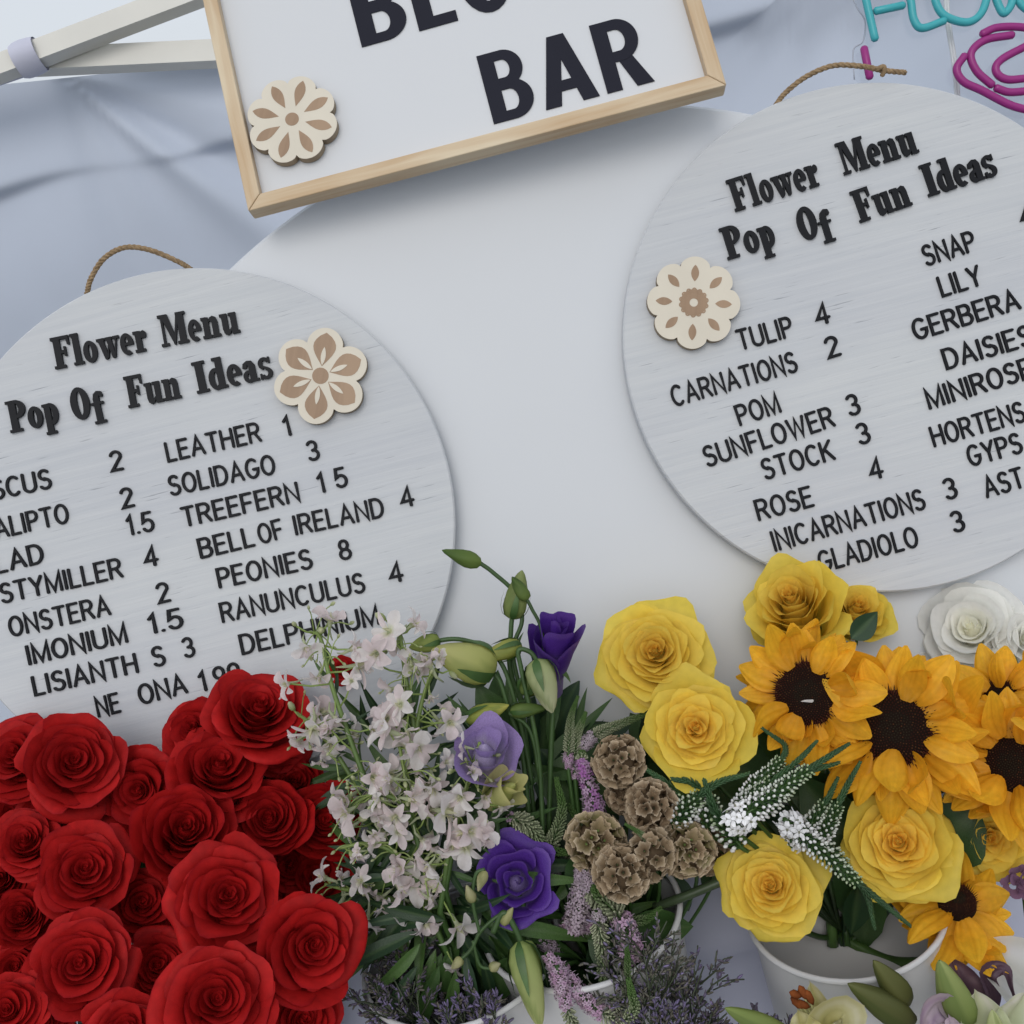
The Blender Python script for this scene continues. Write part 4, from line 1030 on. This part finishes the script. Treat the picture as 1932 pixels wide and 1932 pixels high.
larkspur('larkspur spike lowest on the left, shaded florets touching the right side red rose', [(612, 1668), (660, 1680), (720, 1690), (790, 1720)], .748, 16, 40, 34, .0, 8, d1=.75)
larkspur('larkspur spike with white florets in front of the lilac lisianthus', [(905, 1400), (885, 1470), (865, 1540), (840, 1680)], .735, 14, 56, 36, .1, 9, d1=.735)
larkspur('larkspur spike with one hanging white floret left of the deep purple bloom', [(915, 1580), (880, 1570), (850, 1600), (830, 1720)], .73, 9, 44, 38, .0, 10, d1=.735)
larkspur('small shaded larkspur spike with mauve florets low above the sea lavender', [(800, 1700), (790, 1680), (810, 1720), (840, 1790)], .742, 9, 42, 32, .1, 11, d1=.745)
# feathery greens
def greens(label, pc, d, n, rad, size, seed, meshes, down=0.0, cat='foliage', grp='green foliage sprigs between the flowers', bk='lark', flat=.5):
    rng = random.Random(seed); c = P(*pc, d); t = thing('foliage_sprig', label, cat, Matrix.Translation(c), grp)
    mb = MB(); bc_, up = BK[bk]; mb.tube(bez([c, lerp(c, bc_, .5), bc_ - up * .08], 6), .0018, 6, DGR); mb.local(t).build('stem', M_leaf, t)
    for k in range(n):
        a = rng.uniform(0, 6.28); r = rad / FPX * d * sqrt(rng.random())
        p = c + RX * r * cos(a) + UX * r * sin(a) * flat - F * rng.uniform(-.03, .02)
        dr = RX * cos(a + rng.gauss(0, .5)) + UX * (sin(a) - down) - F * rng.uniform(-.2, .4)
        add_leaf(t, p, dr, rng.uniform(.7, 1.3) * size, rng, rng.choice(meshes), 'leaf')
    return t
greens('thin dark foliage in the middle below the larkspur florets', (830, 1660), .76, 90, 130, .05, 31, THIN, .3, flat=.8)
greens('thin dark foliage hanging low over the sea lavender', (870, 1760), .75, 60, 110, .055, 32, THIN, .8, flat=.6)
greens('thin foliage behind the upper larkspur', (730, 1440), .81, 40, 80, .036, 33, THIN, 0, flat=1)
greens('dark foliage at the foot of the lisianthus stems', (1010, 1480), .815, 40, 90, .05, 34, THIN + LEAF[:2], -.3, bk='mid', flat=1)
greens('dark broad leaves behind the brown pods', (1180, 1560), .815, 26, 130, .05, 35, LEAF, 0, bk='mid', flat=.8)
greens('dark leaves behind the left sunflower and gooseneck spikes', (1430, 1500), .825, 30, 130, .055, 36, LEAF, 0, bk='yel', flat=.7)
greens('dark leaves under the middle of the yellow bunch over the bucket', (1625, 1600), .80, 26, 100, .05, 37, LEAF, .3, bk='yel', flat=.7)
greens('dark leaves behind the sunflowers at the right', (1800, 1480), .79, 30, 120, .055, 38, LEAF, 0, bk='yel', flat=.8)
greens('dark leaves deep among the red roses', (340, 1640), .83, 36, 190, .04, 39, LEAF, 0, bk='red', flat=.9)
greens('dark leaves low among the pink veronica', (1070, 1760), .765, 36, 120, .05, 40, THIN + LEAF[:3], .4, bk='mid', flat=.7)

# ---- scabiosa pods
def pod_mesh(seed, green=0.0):
    rng = random.Random(seed); mb = MB()
    mb.lathe([(.02, -.7), (.5, -.5), (.7, 0), (.5, .5), (.02, .7)], 14, lambda a, v: (.15, .105, .065))
    N = [58, 62, 56, 38][seed - 600]
    for k in range(N):
        zf = 1 - 2 * (k + .5) / N
        if zf < -.75: continue
        rr = sqrt(1 - zf * zf); a = k * 2.39996
        dr = V((rr * cos(a), rr * sin(a), zf)) + V((rng.gauss(0, .1), rng.gauss(0, .1), rng.gauss(0, .06)))
        dr.normalize(); fm = frame(dr * .62, dr, rng.uniform(0, 6), V((0, 1, .01))); w = rng.uniform(.20, .31) if seed < 603 else rng.uniform(.26, .38); h = rng.uniform(.26, .44); e = rng.uniform(.8, 1.2); npl = rng.choice((13, 15, 17)); ph = rng.uniform(0, 6)
        base = mixc(mixc((.20, .135, .08), (.32, .23, .145), rng.random()), (.20, .19, .07), green * rng.random())
        rim = mixc((.52, .40, .27), (.68, .56, .41), rng.random())
        def wob(aa, v): return (1 + .065 * v * sin(npl * aa)) * (1 + .16 * v * sin(2 * aa + ph) + .14 * v * sin(5 * aa + 2 * ph)) * (e if sin(aa) > 0 else 1)
        mb.lathe([(.03, 0), (.07, h * .25), (w * .36, h * .5), (w * .66, h * .78), (w * .9, h * 1.02), (w * 1.0, h * 1.12)], 52, lambda aa, v: mixc(base, rim, clamp((v - .55) * 2.2)), wob, fm)
        mb.lathe([(.001, h * .42), (.05, h * .45)], 6, lambda aa, v: (.05, .05, .03) if rng.random() > green else (.14, .2, .06), None, fm)
    return mb.mesh('papery_cups', M_pod)
PODS = [pod_mesh(600, .1), pod_mesh(601, .0), pod_mesh(602, .9), pod_mesh(603, .2)]
def pod(px, py, r, d, k, label, fc=(0, .2)):
    rng = random.Random(px); R = r / FPX * d
    z = (-ray(px, py).normalized() + RX * fc[0] + UX * fc[1]).normalized(); fm = frame(P(px, py, d), z, rng.uniform(0, 6))
    r *= .96; R = r / FPX * d; t = thing('seed_pod', label, 'seed pod', fm, 'dry scabiosa pods in the middle bucket')
    link(PODS[k], 'papery_cups', t, fm @ Matrix.Scale(R, 4))
    c, up = BK['mid']; stem_to(t, fm.translation - z * R * .6, (-z * .3 - V((0, 0, .6))).normalized(), c - up * .08, .0014, GRN)
pod(1168, 1437, 50, .765, 0, 'topmost brown pod, left of the yellow roses')
pod(1228, 1522, 51, .745, 1, 'brown pod above the centre of the cluster, with dark folded cups')
pod(1122, 1588, 57, .745, 2, 'leftmost pod, greenish in its middle')
pod(1228, 1612, 49, .725, 3, 'pod with wide open cups at the centre of the cluster')
pod(1173, 1648, 54, .722, 0, 'lowest tan pod with frilly wavy cups')
pod(1297, 1602, 52, .738, 2, 'right pod with pleated cups, overlapping a darker one')
pod(1330, 1598, 50, .765, 1, 'dark shaded pod at the far right of the cluster')
pod(1183, 1498, 40, .775, 1, 'small shaded pod between the topmost pod and the one below')

# ---- veronica and gooseneck spikes
def bead(mb, c, dr, l, w, col, n=4):
    x = dr.orthogonal().normalized(); y = dr.cross(x); b = len(mb.v)
    mb.vert(c, col)
    for s, q in ((.35, 1.0), (.8, .75)):
        for k in range(n):
            a = 2 * pi * k / n; mb.vert(c + dr * l * s + (x * cos(a) + y * sin(a)) * w * q, col)
    e = mb.vert(c + dr * l, col)
    for k in range(n):
        k2 = (k + 1) % n
        mb.face(b, b + 1 + k2, b + 1 + k); mb.face(b + 1 + k, b + 1 + k2, b + 1 + n + k2, b + 1 + n + k); mb.face(b + 1 + n + k, b + 1 + n + k2, e)
def star(mb, c, dr, r, col, cen):
    x = dr.orthogonal().normalized(); y = dr.cross(x)
    for k in range(5):
        a = 2 * pi * k / 5; u = x * cos(a) + y * sin(a); w = dr.cross(u)
        b = len(mb.v)
        for p in (c + dr * r * .1, c + u * r * .5 + w * r * .3 + dr * r * .3, c + u * r + w * r * .16 + dr * r * .22, c + u * r - w * r * .16 + dr * r * .22, c + u * r * .5 - w * r * .3 + dr * r * .3): mb.vert(p, col)
        mb.face(b, b + 1, b + 2, b + 3, b + 4)
    bead(mb, c, dr, r * .55, r * .16, cen)
PINK, LILA = (.46, .27, .42), (.52, .42, .50)
def spike(name, label, pl, d, wpx, kind, bk, seed, grp, split=.5, tone=None, n=None):
    """pl runs from the base to the tip"""
    rng = random.Random(seed); dl = d if hasattr(d, '__len__') else (d, d)
    pts = [P(x, y, lerp(dl[0], dl[1], i / (len(pl) - 1))) for i, (x, y) in enumerate(pl)]
    cv = bez(pts, 14); t = thing(name, label, 'flower spike', Matrix.Translation(pts[0]), grp); c, up = BK[bk]
    L = len(cv); D = dl[0]; W = wpx / 2 / FPX * D
    q = [c - up * .06, lerp(c - up * .04, cv[0], .5)] + cv
    mb = MB(); mb.tube(q, [.0016] * 2 + [lerp(.0016, .0006, i / L) for i in range(L)], 5, GRN, GRN2); mb.local(t).build('stem', M_leaf, t)
    fl, bd, tp = MB(), MB(), MB()
    length = sum((cv[i + 1] - cv[i]).length for i in range(L - 1))
    n = n or int(length / W * (27 if kind == 'v' else 26))
    for k in range(n):
        s = (k + rng.random()) / n; f = s * (L - 1); i = min(L - 2, int(f)); p = cv[i].lerp(cv[i + 1], f - i)
        tg = (cv[i + 1] - cv[i]).normalized(); x = tg.orthogonal().normalized(); y = tg.cross(x); a = k * 2.39996 + rng.uniform(-.2, .2)
        o = x * cos(a) + y * sin(a); prof = (1 - .72 * s ** 1.6) * min(1, .4 + s * 6)
        if kind == 'v':
            if s < split:
                dr = (o + tg * .25).normalized(); cl = mixc(tone or PINK, LILA, rng.random() * .8)
                bead(fl, p + o * W * .15, dr, W * prof * .78, W * .11, mixc(cl, (.2, .2, .12), .35), 3)
                star(fl, p + o * W * rng.uniform(.6, 1.0) * prof, dr, W * .30 * rng.uniform(.6, 1.25), cl, (.16, .09, .16))
                if k % 2: bead(fl, p + o * W * .7 * prof, (dr + V((rng.gauss(0, .3), rng.gauss(0, .3), rng.gauss(0, .3)))).normalized(), W * .6 * prof, W * .035, mixc(cl, (.6, .55, .58), .5), 3)
            else:
                q_ = (s - split) / (1 - split); dr = (o * lerp(1, .35, q_) + tg * lerp(.5, 1, q_)).normalized()
                cl = mixc((.42, .44, .30), (.08, .15, .04), clamp(q_ * 1.5 - .1 + rng.uniform(-.1, .1)))
                bead(bd, p + o * W * .12, dr, W * prof * lerp(1.0, .9, q_), W * .105, mixc(cl, GRN, .25), 4)
                bead(bd, p + o * W * .12 + dr * W * prof * .7, dr, W * prof * .35, W * .11, cl, 4)
        else:
            if s < split:
                if k % 2 == 0: continue
                dr = (o + tg * .1 + V((rng.gauss(0, .2), rng.gauss(0, .2), rng.gauss(0, .2)))).normalized(); r = W * .56 * rng.uniform(.75, 1.15)
                star(fl, p + o * W * .85 * prof, dr, r, tone or (.84, .84, .86), (.22, .22, .16))
                bead(fl, p, dr, W * .8 * prof, W * .06, GRN, 3)
            elif s < split + .42:
                q_ = (s - split) / .42; dr = (o * .9 + tg * lerp(.3, .9, q_)).normalized()
                bead(bd, p, dr, W * .75 * prof, W * .07, GRN, 4)
                cc = mixc((.80, .80, .80), (.34, .44, .24), clamp(q_ * 1.2 - .2))
                bead(bd, p + dr * W * .68 * prof, dr, W * lerp(.36, .22, q_), W * lerp(.13, .08, q_), cc, 5)
                if k % 4: bead(tp, p, (o * .6 + tg).normalized(), W * .9 * prof, W * .07, (.035, .085, .03), 3)
            else:
                dr = (o * .45 + tg).normalized(); bead(tp, p, dr, W * .95 * prof, W * .08, (.05, .115, .045), 3)
    if fl.v: fl.local(t).build('florets', M_bead, t, smooth=False)
    if bd.v: bd.local(t).build('buds', M_bead, t)
    if tp.v: tp.local(t).build('tip_leaves', M_leaf, t)
    return t
GV = 'pink veronica spikes in the middle bucket'
for i, (lb, pl, dd, wp, sp, tone) in enumerate((
  ('veronica spike with pink base and curled green tip at the bottom edge', [(1030, 1800), (1070, 1850), (1120, 1900), (1170, 1925), (1195, 1905), (1192, 1875), (1186, 1850)], (.715, .70), 40, .38, None),
  ('pink veronica spike at the bottom edge right of the long pale bud', [(1050, 1825), (1062, 1870), (1080, 1930), (1110, 1960)], (.705, .70), 38, .5, None),
  ('short veronica spike with bright green pointed tip and white ribs near the bucket rim', [(1150, 1900), (1180, 1880), (1184, 1820), (1182, 1778)], (.712, .705), 27, .05, None),
  ('veronica spike with a fat mauve end hanging before the bucket rim', [(1185, 1818), (1190, 1780), (1170, 1730), (1140, 1700), (1120, 1675)], (.722, .73), 54, .5, None),
  ('veronica spike curling green below the lowest tan pod', [(1105, 1640), (1120, 1690), (1165, 1735), (1215, 1735), (1245, 1715)], (.735, .73), 38, .18, (.42, .34, .40)),
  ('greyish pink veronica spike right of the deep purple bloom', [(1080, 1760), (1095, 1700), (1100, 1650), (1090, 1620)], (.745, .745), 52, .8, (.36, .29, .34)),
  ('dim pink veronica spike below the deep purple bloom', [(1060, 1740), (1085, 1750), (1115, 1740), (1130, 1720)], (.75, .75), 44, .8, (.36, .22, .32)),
  ('white budded veronica spike hanging in the centre of the bucket', [(1125, 1720), (1135, 1780), (1140, 1850), (1165, 1900)], (.725, .715), 36, .1, (.40, .36, .38)),
  ('vivid purple veronica spike above the leftmost pod', [(1115, 1560), (1120, 1520), (1100, 1450), (1098, 1420)], (.765, .775), 46, .8, (.34, .12, .36)),
  ('pale lilac veronica spike leaning along the white board to the yellow rose', [(1095, 1415), (1125, 1385), (1180, 1362), (1250, 1335)], (.785, .79), 28, .3, (.46, .40, .44)),
  ('veronica spike standing up green between the cream bud and the board', [(1085, 1470), (1085, 1400), (1095, 1370), (1105, 1345)], (.78, .785), 26, .15, None),
  ('veronica spike with forked green tip right of the cream bud', [(1072, 1450), (1074, 1390), (1078, 1350), (1090, 1315)], (.778, .783), 24, .15, None),
  ('green ribbed veronica spike behind the pale yellow ruffled bloom', [(1010, 1620), (1040, 1590), (1060, 1530), (1050, 1470)], (.76, .77), 38, .05, None),
  ('green ribbed veronica spike curling under the pale yellow ruffled bloom', [(960, 1540), (1000, 1560), (1030, 1600), (1080, 1610)], (.755, .755), 42, .02, None),
  ('bright green veronica tip crossing between two pods', [(1250, 1595), (1225, 1585), (1205, 1570), (1180, 1555)], (.72, .72), 20, .0, None),
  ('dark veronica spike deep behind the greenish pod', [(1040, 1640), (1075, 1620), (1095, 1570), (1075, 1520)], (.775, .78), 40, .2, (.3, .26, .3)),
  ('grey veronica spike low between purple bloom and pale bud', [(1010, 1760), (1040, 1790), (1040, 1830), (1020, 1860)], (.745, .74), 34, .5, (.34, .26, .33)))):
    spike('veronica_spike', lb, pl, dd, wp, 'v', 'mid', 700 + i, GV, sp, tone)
GG = 'white gooseneck spikes among the yellow roses'
for i, (lb, pl, dd, wp, sp) in enumerate((
  ('gooseneck spike with white open flowers pointing right to the middle sunflower', [(1375, 1560), (1430, 1520), (1500, 1470), (1560, 1430), (1600, 1405)], (.715, .725), 56, .16),
  ('long gooseneck spike drooping right over the bucket toward the lowest sunflower', [(1480, 1545), (1530, 1590), (1600, 1650), (1660, 1700), (1715, 1745)], (.71, .70), 56, .12),
  ('gooseneck spike with dark green tip beside the lower yellow rose', [(1545, 1590), (1570, 1540), (1600, 1480), (1622, 1440)], (.725, .73), 50, .0),
  ('gooseneck spike bristling green toward the left sunflower', [(1400, 1500), (1460, 1450), (1480, 1410), (1440, 1375)], (.735, .745), 46, .0),
  ('white dotted gooseneck spike lying under the spiral yellow rose', [(1270, 1560), (1300, 1520), (1350, 1480), (1410, 1460)], (.738, .735), 60, .0),
  ('dark gooseneck spike with white dots left of the white open flowers', [(1330, 1570), (1340, 1520), (1310, 1480), (1270, 1470)], (.742, .74), 60, .0),
  ('gooseneck spike with white dots pointing up to the left sunflower', [(1380, 1530), (1430, 1495), (1500, 1440), (1540, 1400)], (.728, .73), 50, .0),
  ('thick dark gooseneck spike dotted white, lowest between the pods and the white open flowers', [(1400, 1600), (1370, 1560), (1345, 1520), (1330, 1475)], (.733, .735), 70, .0),
  ('thick dark gooseneck spike right beside the topmost pod under the yellow rose', [(1330, 1540), (1300, 1510), (1260, 1480), (1225, 1455)], (.742, .75), 64, .0),
  ('gooseneck spike with green tip crossing under the left sunflower petals', [(1420, 1540), (1470, 1500), (1520, 1460), (1580, 1440)], (.722, .73), 60, .0),
  ('drooping gooseneck spike behind the long one over the bucket', [(1500, 1560), (1570, 1610), (1630, 1680), (1650, 1750)], (.73, .725), 56, .0),
  ('shaded gooseneck spike with white flowers near the lower yellow rose', [(1490, 1590), (1530, 1555), (1560, 1510), (1580, 1470)], (.728, .735), 54, .14),
  ('fuzzy gooseneck spike lying along the white board at the top', [(1240, 1360), (1280, 1345), (1200, 1400), (1180, 1420)], (.785, .79), 34, .0))):
    spike('gooseneck_spike', lb, pl, dd, wp, 'g', 'yel', 800 + i, GG, sp)

# ---- sea lavender
GS = 'sea lavender sprays in front of the buckets'
def sea_lavender(label, base, tips, d, seed, dens=1.0, cf=(.10, .085, .11)):
    rng = random.Random(seed); t = thing('sea_lavender', label, 'sea lavender', Matrix.Translation(P(*base, d)), GS)
    st, fl = MB(), MB()
    def sprig(p, dr, l, lev):
        dr = dr.normalized(); e = p + dr * l + V((0, 0, rng.uniform(-.1, .15) * l))
        mid = lerp(p, e, .5) + RX * rng.gauss(0, .06 * l) + UX * rng.gauss(0, .06 * l)
        st.tube([p, mid, e], [.0009 - .0002 * lev, .0008 - .0002 * lev, .0005], 4, (.055, .07, .04))
        if lev >= 2:
            for k in range(int(5 * dens)):
                s = .25 + .75 * k / 6; q = lerp(p, e, s); o = (dr + (RX * rng.gauss(0, .5) + UX * rng.gauss(0, .5) - F * rng.gauss(0, .4))).normalized()
                cl = mixc(cf, (.22, .18, .34), rng.random() ** 3) if rng.random() < .7 else (.12, .11, .09)
                bead(fl, q, o, rng.uniform(.0035, .0065), rng.uniform(.0006, .0010), cl, 4)
            return
        for k in range(rng.choice((3, 4, 4, 5))):
            s = .35 + .65 * (k + .5) / 5.0; q = lerp(p, e, min(1, s)); sg = 1 if k % 2 else -1
            o = dr + (RX * dr.dot(UX) - UX * dr.dot(RX)) * sg * rng.uniform(.3, .8) - F * rng.uniform(-.4, .5)
            sprig(q, o, l * rng.uniform(.35, .55), lev + 1)
    b = P(*base, d)
    for (x, y) in tips:
        e = P(x, y, d + rng.uniform(-.012, .012)); sprig(b.lerp(e, .0), e - b, (e - b).length * .8, 0)
    st.local(t).build('stems', M_leaf, t); fl.local(t).build('florets', M_bead, t)
sea_lavender('sea lavender spray in the gap right of the red roses', (800, 1990), [(690, 1880), (735, 1830), (665, 1925), (720, 1905), (780, 1830)], .735, 1)
sea_lavender('violet tinged sea lavender spray at the bottom edge left of the pale bud', (900, 1990), [(850, 1885), (905, 1870), (930, 1880), (800, 1905), (945, 1915)], .715, 2, 1.3, (.13, .11, .18))
sea_lavender('dark sea lavender spray rising through the bucket rim', (1260, 1960), [(1250, 1800), (1200, 1775), (1300, 1840), (1220, 1830), (1180, 1780)], .735, 3)
sea_lavender('fine sea lavender spray reaching right toward the round bucket', (1290, 2000), [(1390, 1880), (1340, 1790), (1350, 1900), (1310, 1850), (1360, 1920)], .72, 4, .8)
sea_lavender('low sea lavender spray at the bottom edge under the fine spray', (1230, 2020), [(1160, 1920), (1220, 1890), (1280, 1900), (1300, 1925), (1200, 1925), (1330, 1935)], .705, 5, 1.2, (.13, .11, .17))
sea_lavender('sea lavender twigs behind the buds at the bottom, left of the lilies', (1440, 2020), [(1450, 1900), (1470, 1915), (1430, 1925), (1490, 1930)], .735, 6)
sea_lavender('dense olive sea lavender spray covering the pod bucket rim', (1230, 1990), [(1150, 1800), (1215, 1760), (1255, 1770), (1180, 1830), (1270, 1820), (1130, 1840)], .715, 8, 1.2, (.12, .115, .09))
sea_lavender('sea lavender twigs hanging dark below the larkspur', (850, 1960), [(780, 1800), (830, 1830), (760, 1770), (730, 1800), (870, 1840)], .755, 7)

# bare stem lying between the two buckets
t = thing('bare_stem', 'dark green bare stem lying from the pods to the hanging yellow rose', 'stem', Matrix.Translation(P(1250, 1705, .745)))
mb = MB(); mb.tube(bez([P(1235, 1712, .76), P(1300, 1688, .75), P(1410, 1642, .745)], 6), .0032, 8, (.05, .075, .035)); mb.local(t).build('stalk', M_leaf, t)

# ---- lilies in the right lower corner
def tepal(parent, pts, wd, ca, cb, name='petal', mat=None, roll=0.0):
    cv = bez(pts, 6); L = len(cv); mb = MB()
    def fn(u, v):
        i = min(L - 2, int(v * (L - 1))); f = v * (L - 1) - i; p = cv[i].lerp(cv[i + 1], f); tg = (cv[i + 1] - cv[i]).normalized()
        uu = u * 2 - 1; s = sin(pi * clamp(v * .92 + .07)) ** .8
        x = tg.cross(-F * cos(roll) + UX * sin(roll)).normalized(); z = x.cross(tg)
        return p + x * uu * wd * s + z * (.45 * wd * s * (uu * uu) - .22 * wd * s * exp(-(uu / .16) ** 2) + .0011 * sin(v * 11 + uu * 4) + .0009 * abs(uu) * sin(v * 26)), mixc(ca, cb, clamp(v * 1.1 - .1 + .25 * cos(uu * 11)) if abs(uu) > .13 else v * .4)
    mb.grid(17, L * 2, fn)
    return mb.local(parent).build(name, mat or M_wht, parent)
GLY = 'lilies at the lower right'
d = .685
t = thing('lily', 'cut pale yellow lily with rust brown anthers at the bottom edge', 'lily', Matrix.Translation(P(1570, 2010, d)), GLY)
tepal(t, [P(1575, 2010, d), P(1550, 1930, d), P(1528, 1852, d - .005)], .010, (.55, .52, .2), (.72, .68, .42))
tepal(t, [P(1580, 2010, d), P(1560, 1935, d - .008), P(1592, 1915, d - .012), P(1600, 1960, d - .01)], .016, (.6, .56, .22), (.76, .72, .5))
tepal(t, [P(1550, 2000, d), P(1520, 1950, d - .01), P(1505, 1905, d - .012)], .012, (.6, .55, .2), (.75, .70, .42))
for (x, y, x2, y2) in ((1490, 1872, 1512, 1880), (1500, 1890, 1528, 1900), (1508, 1860, 1522, 1885), (1515, 1902, 1492, 1882), (1520, 1868, 1534, 1895)):
    mb = MB(); a, b = P(x, y, d - .012), P(x2, y2, d - .01)
    mb.tube([a, lerp(a, b, .25), lerp(a, b, .7), b], [.0006, .0024, .0024, .0006], 7, (.26, .075, .02), (.16, .045, .015)); mb.tube([lerp(a, b, .5), P(1555, 1985, d)], .0009, 5, (.5, .5, .25)); mb.local(t).build('anther', M_pod, t)
def lily_bud(label, a, b, wd, ca, cb, d=.685):
    wd *= .95
    t = thing('lily_bud', label, 'lily bud', Matrix.Translation(P(*a, d)), 'lily buds at the lower right')
    bud_into(t, P(*a, d), P(*b, d - .01), wd, ca, cb, 'bud', .15, False)
    mb = MB(); p = P(*a, d); mb.tube(bez([p, lerp(p, P(1650, 2100, .74), .4) + UX * .004, P(1650, 2100, .74)], 6), .0017, 6, GRN2); mb.local(t).build('stem', M_leaf, t)
lily_bud('green lily bud lying left at the bottom edge', (1490, 1960), (1368, 1902), .020, (.30, .36, .12), (.36, .46, .14))
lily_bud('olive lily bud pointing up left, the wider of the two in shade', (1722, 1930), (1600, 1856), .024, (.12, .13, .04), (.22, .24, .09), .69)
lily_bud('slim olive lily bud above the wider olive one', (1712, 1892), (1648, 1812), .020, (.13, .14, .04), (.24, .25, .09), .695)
lily_bud('bright green lily bud standing under the lowest sunflower', (1822, 1930), (1772, 1812), .027, (.22, .30, .08), (.44, .50, .2), .69)
lily_bud('pale green bud at the bottom right edge among open petals', (1885, 1990), (1872, 1905), .016, (.5, .56, .2), (.66, .7, .4), .68)
t = thing('calla', 'dusky purple calla with rolled ribbon like edge beside the lily buds', 'calla', Matrix.Translation(P(1850, 1990, .715)))
tepal(t, [P(1850, 1990, .72), P(1835, 1900, .72), P(1815, 1850, .72), P(1795, 1808, .722)], .012, (.10, .055, .08), (.14, .075, .10), 'spathe', M_pur)
tepal(t, [P(1850, 1990, .715), P(1870, 1890, .715), P(1862, 1840, .712), P(1895, 1830, .708), P(1912, 1880, .708)], .0055, (.09, .05, .08), (.12, .07, .10), 'spathe_fold', M_pur, .6)
t = thing('lily', 'open lily with white-green and mauve edged petals in the bottom right corner', 'lily', Matrix.Translation(P(1860, 2010, .69)), GLY)
tepal(t, [P(1840, 2000, .69), P(1800, 1930, .685), P(1775, 1895, .68), P(1750, 1920, .675), P(1745, 1960, .675)], .009, (.60, .50, .55), (.42, .30, .42))
tepal(t, [P(1860, 2010, .69), P(1850, 1930, .685), P(1840, 1868, .68)], .016, (.55, .62, .35), (.78, .78, .66))
tepal(t, [P(1890, 2010, .69), P(1910, 1930, .685), P(1940, 1868, .68)], .017, (.55, .62, .35), (.80, .80, .70))
tepal(t, [P(1830, 2010, .685), P(1800, 1950, .676), P(1790, 1915, .672)], .007, (.60, .50, .58), (.62, .50, .58))
t = thing('lily', 'large white lily petal sweeping in from the right edge below the lowest sunflower', 'lily', Matrix.Translation(P(2050, 2000, .71)), GLY)
tepal(t, [P(2060, 2010, .71), P(1980, 1900, .715), P(1915, 1835, .72), P(1825, 1786, .73)], .026, (.76, .77, .70), (.82, .82, .82), roll=.5)
t = thing('stock_flower', 'dull mauve blossom at the right edge above the white lily petal', 'flower', Matrix.Translation(P(1930, 1665, .76)))
for i, (x, y) in enumerate(((1912, 1672), (1928, 1655), (1938, 1678), (1945, 1660))):
    m = frame(P(x, y, .755), -F + RX * (i - 2) * .2 + UX * .2, i) @ Matrix.Scale(.0075, 4)
    mb = MB(); rr = random.Random(i)
    for k in range(5):
        a = k * 2 * pi / 5; petal(mb, rr, .9, a, .9, .1, 1.5, .5, lambda t, v, u: (.22, .12, .2), .05, nu=6, nv=5)
    link(mb.mesh('floret', M_pur), 'floret', t, m)
mb = MB(); mb.tube([P(1930, 1670, .765), P(1945, 1800, .77), P(1945, 2000, .76)], .0016, 6, GRN); mb.local(t).build('stem', M_leaf, t)
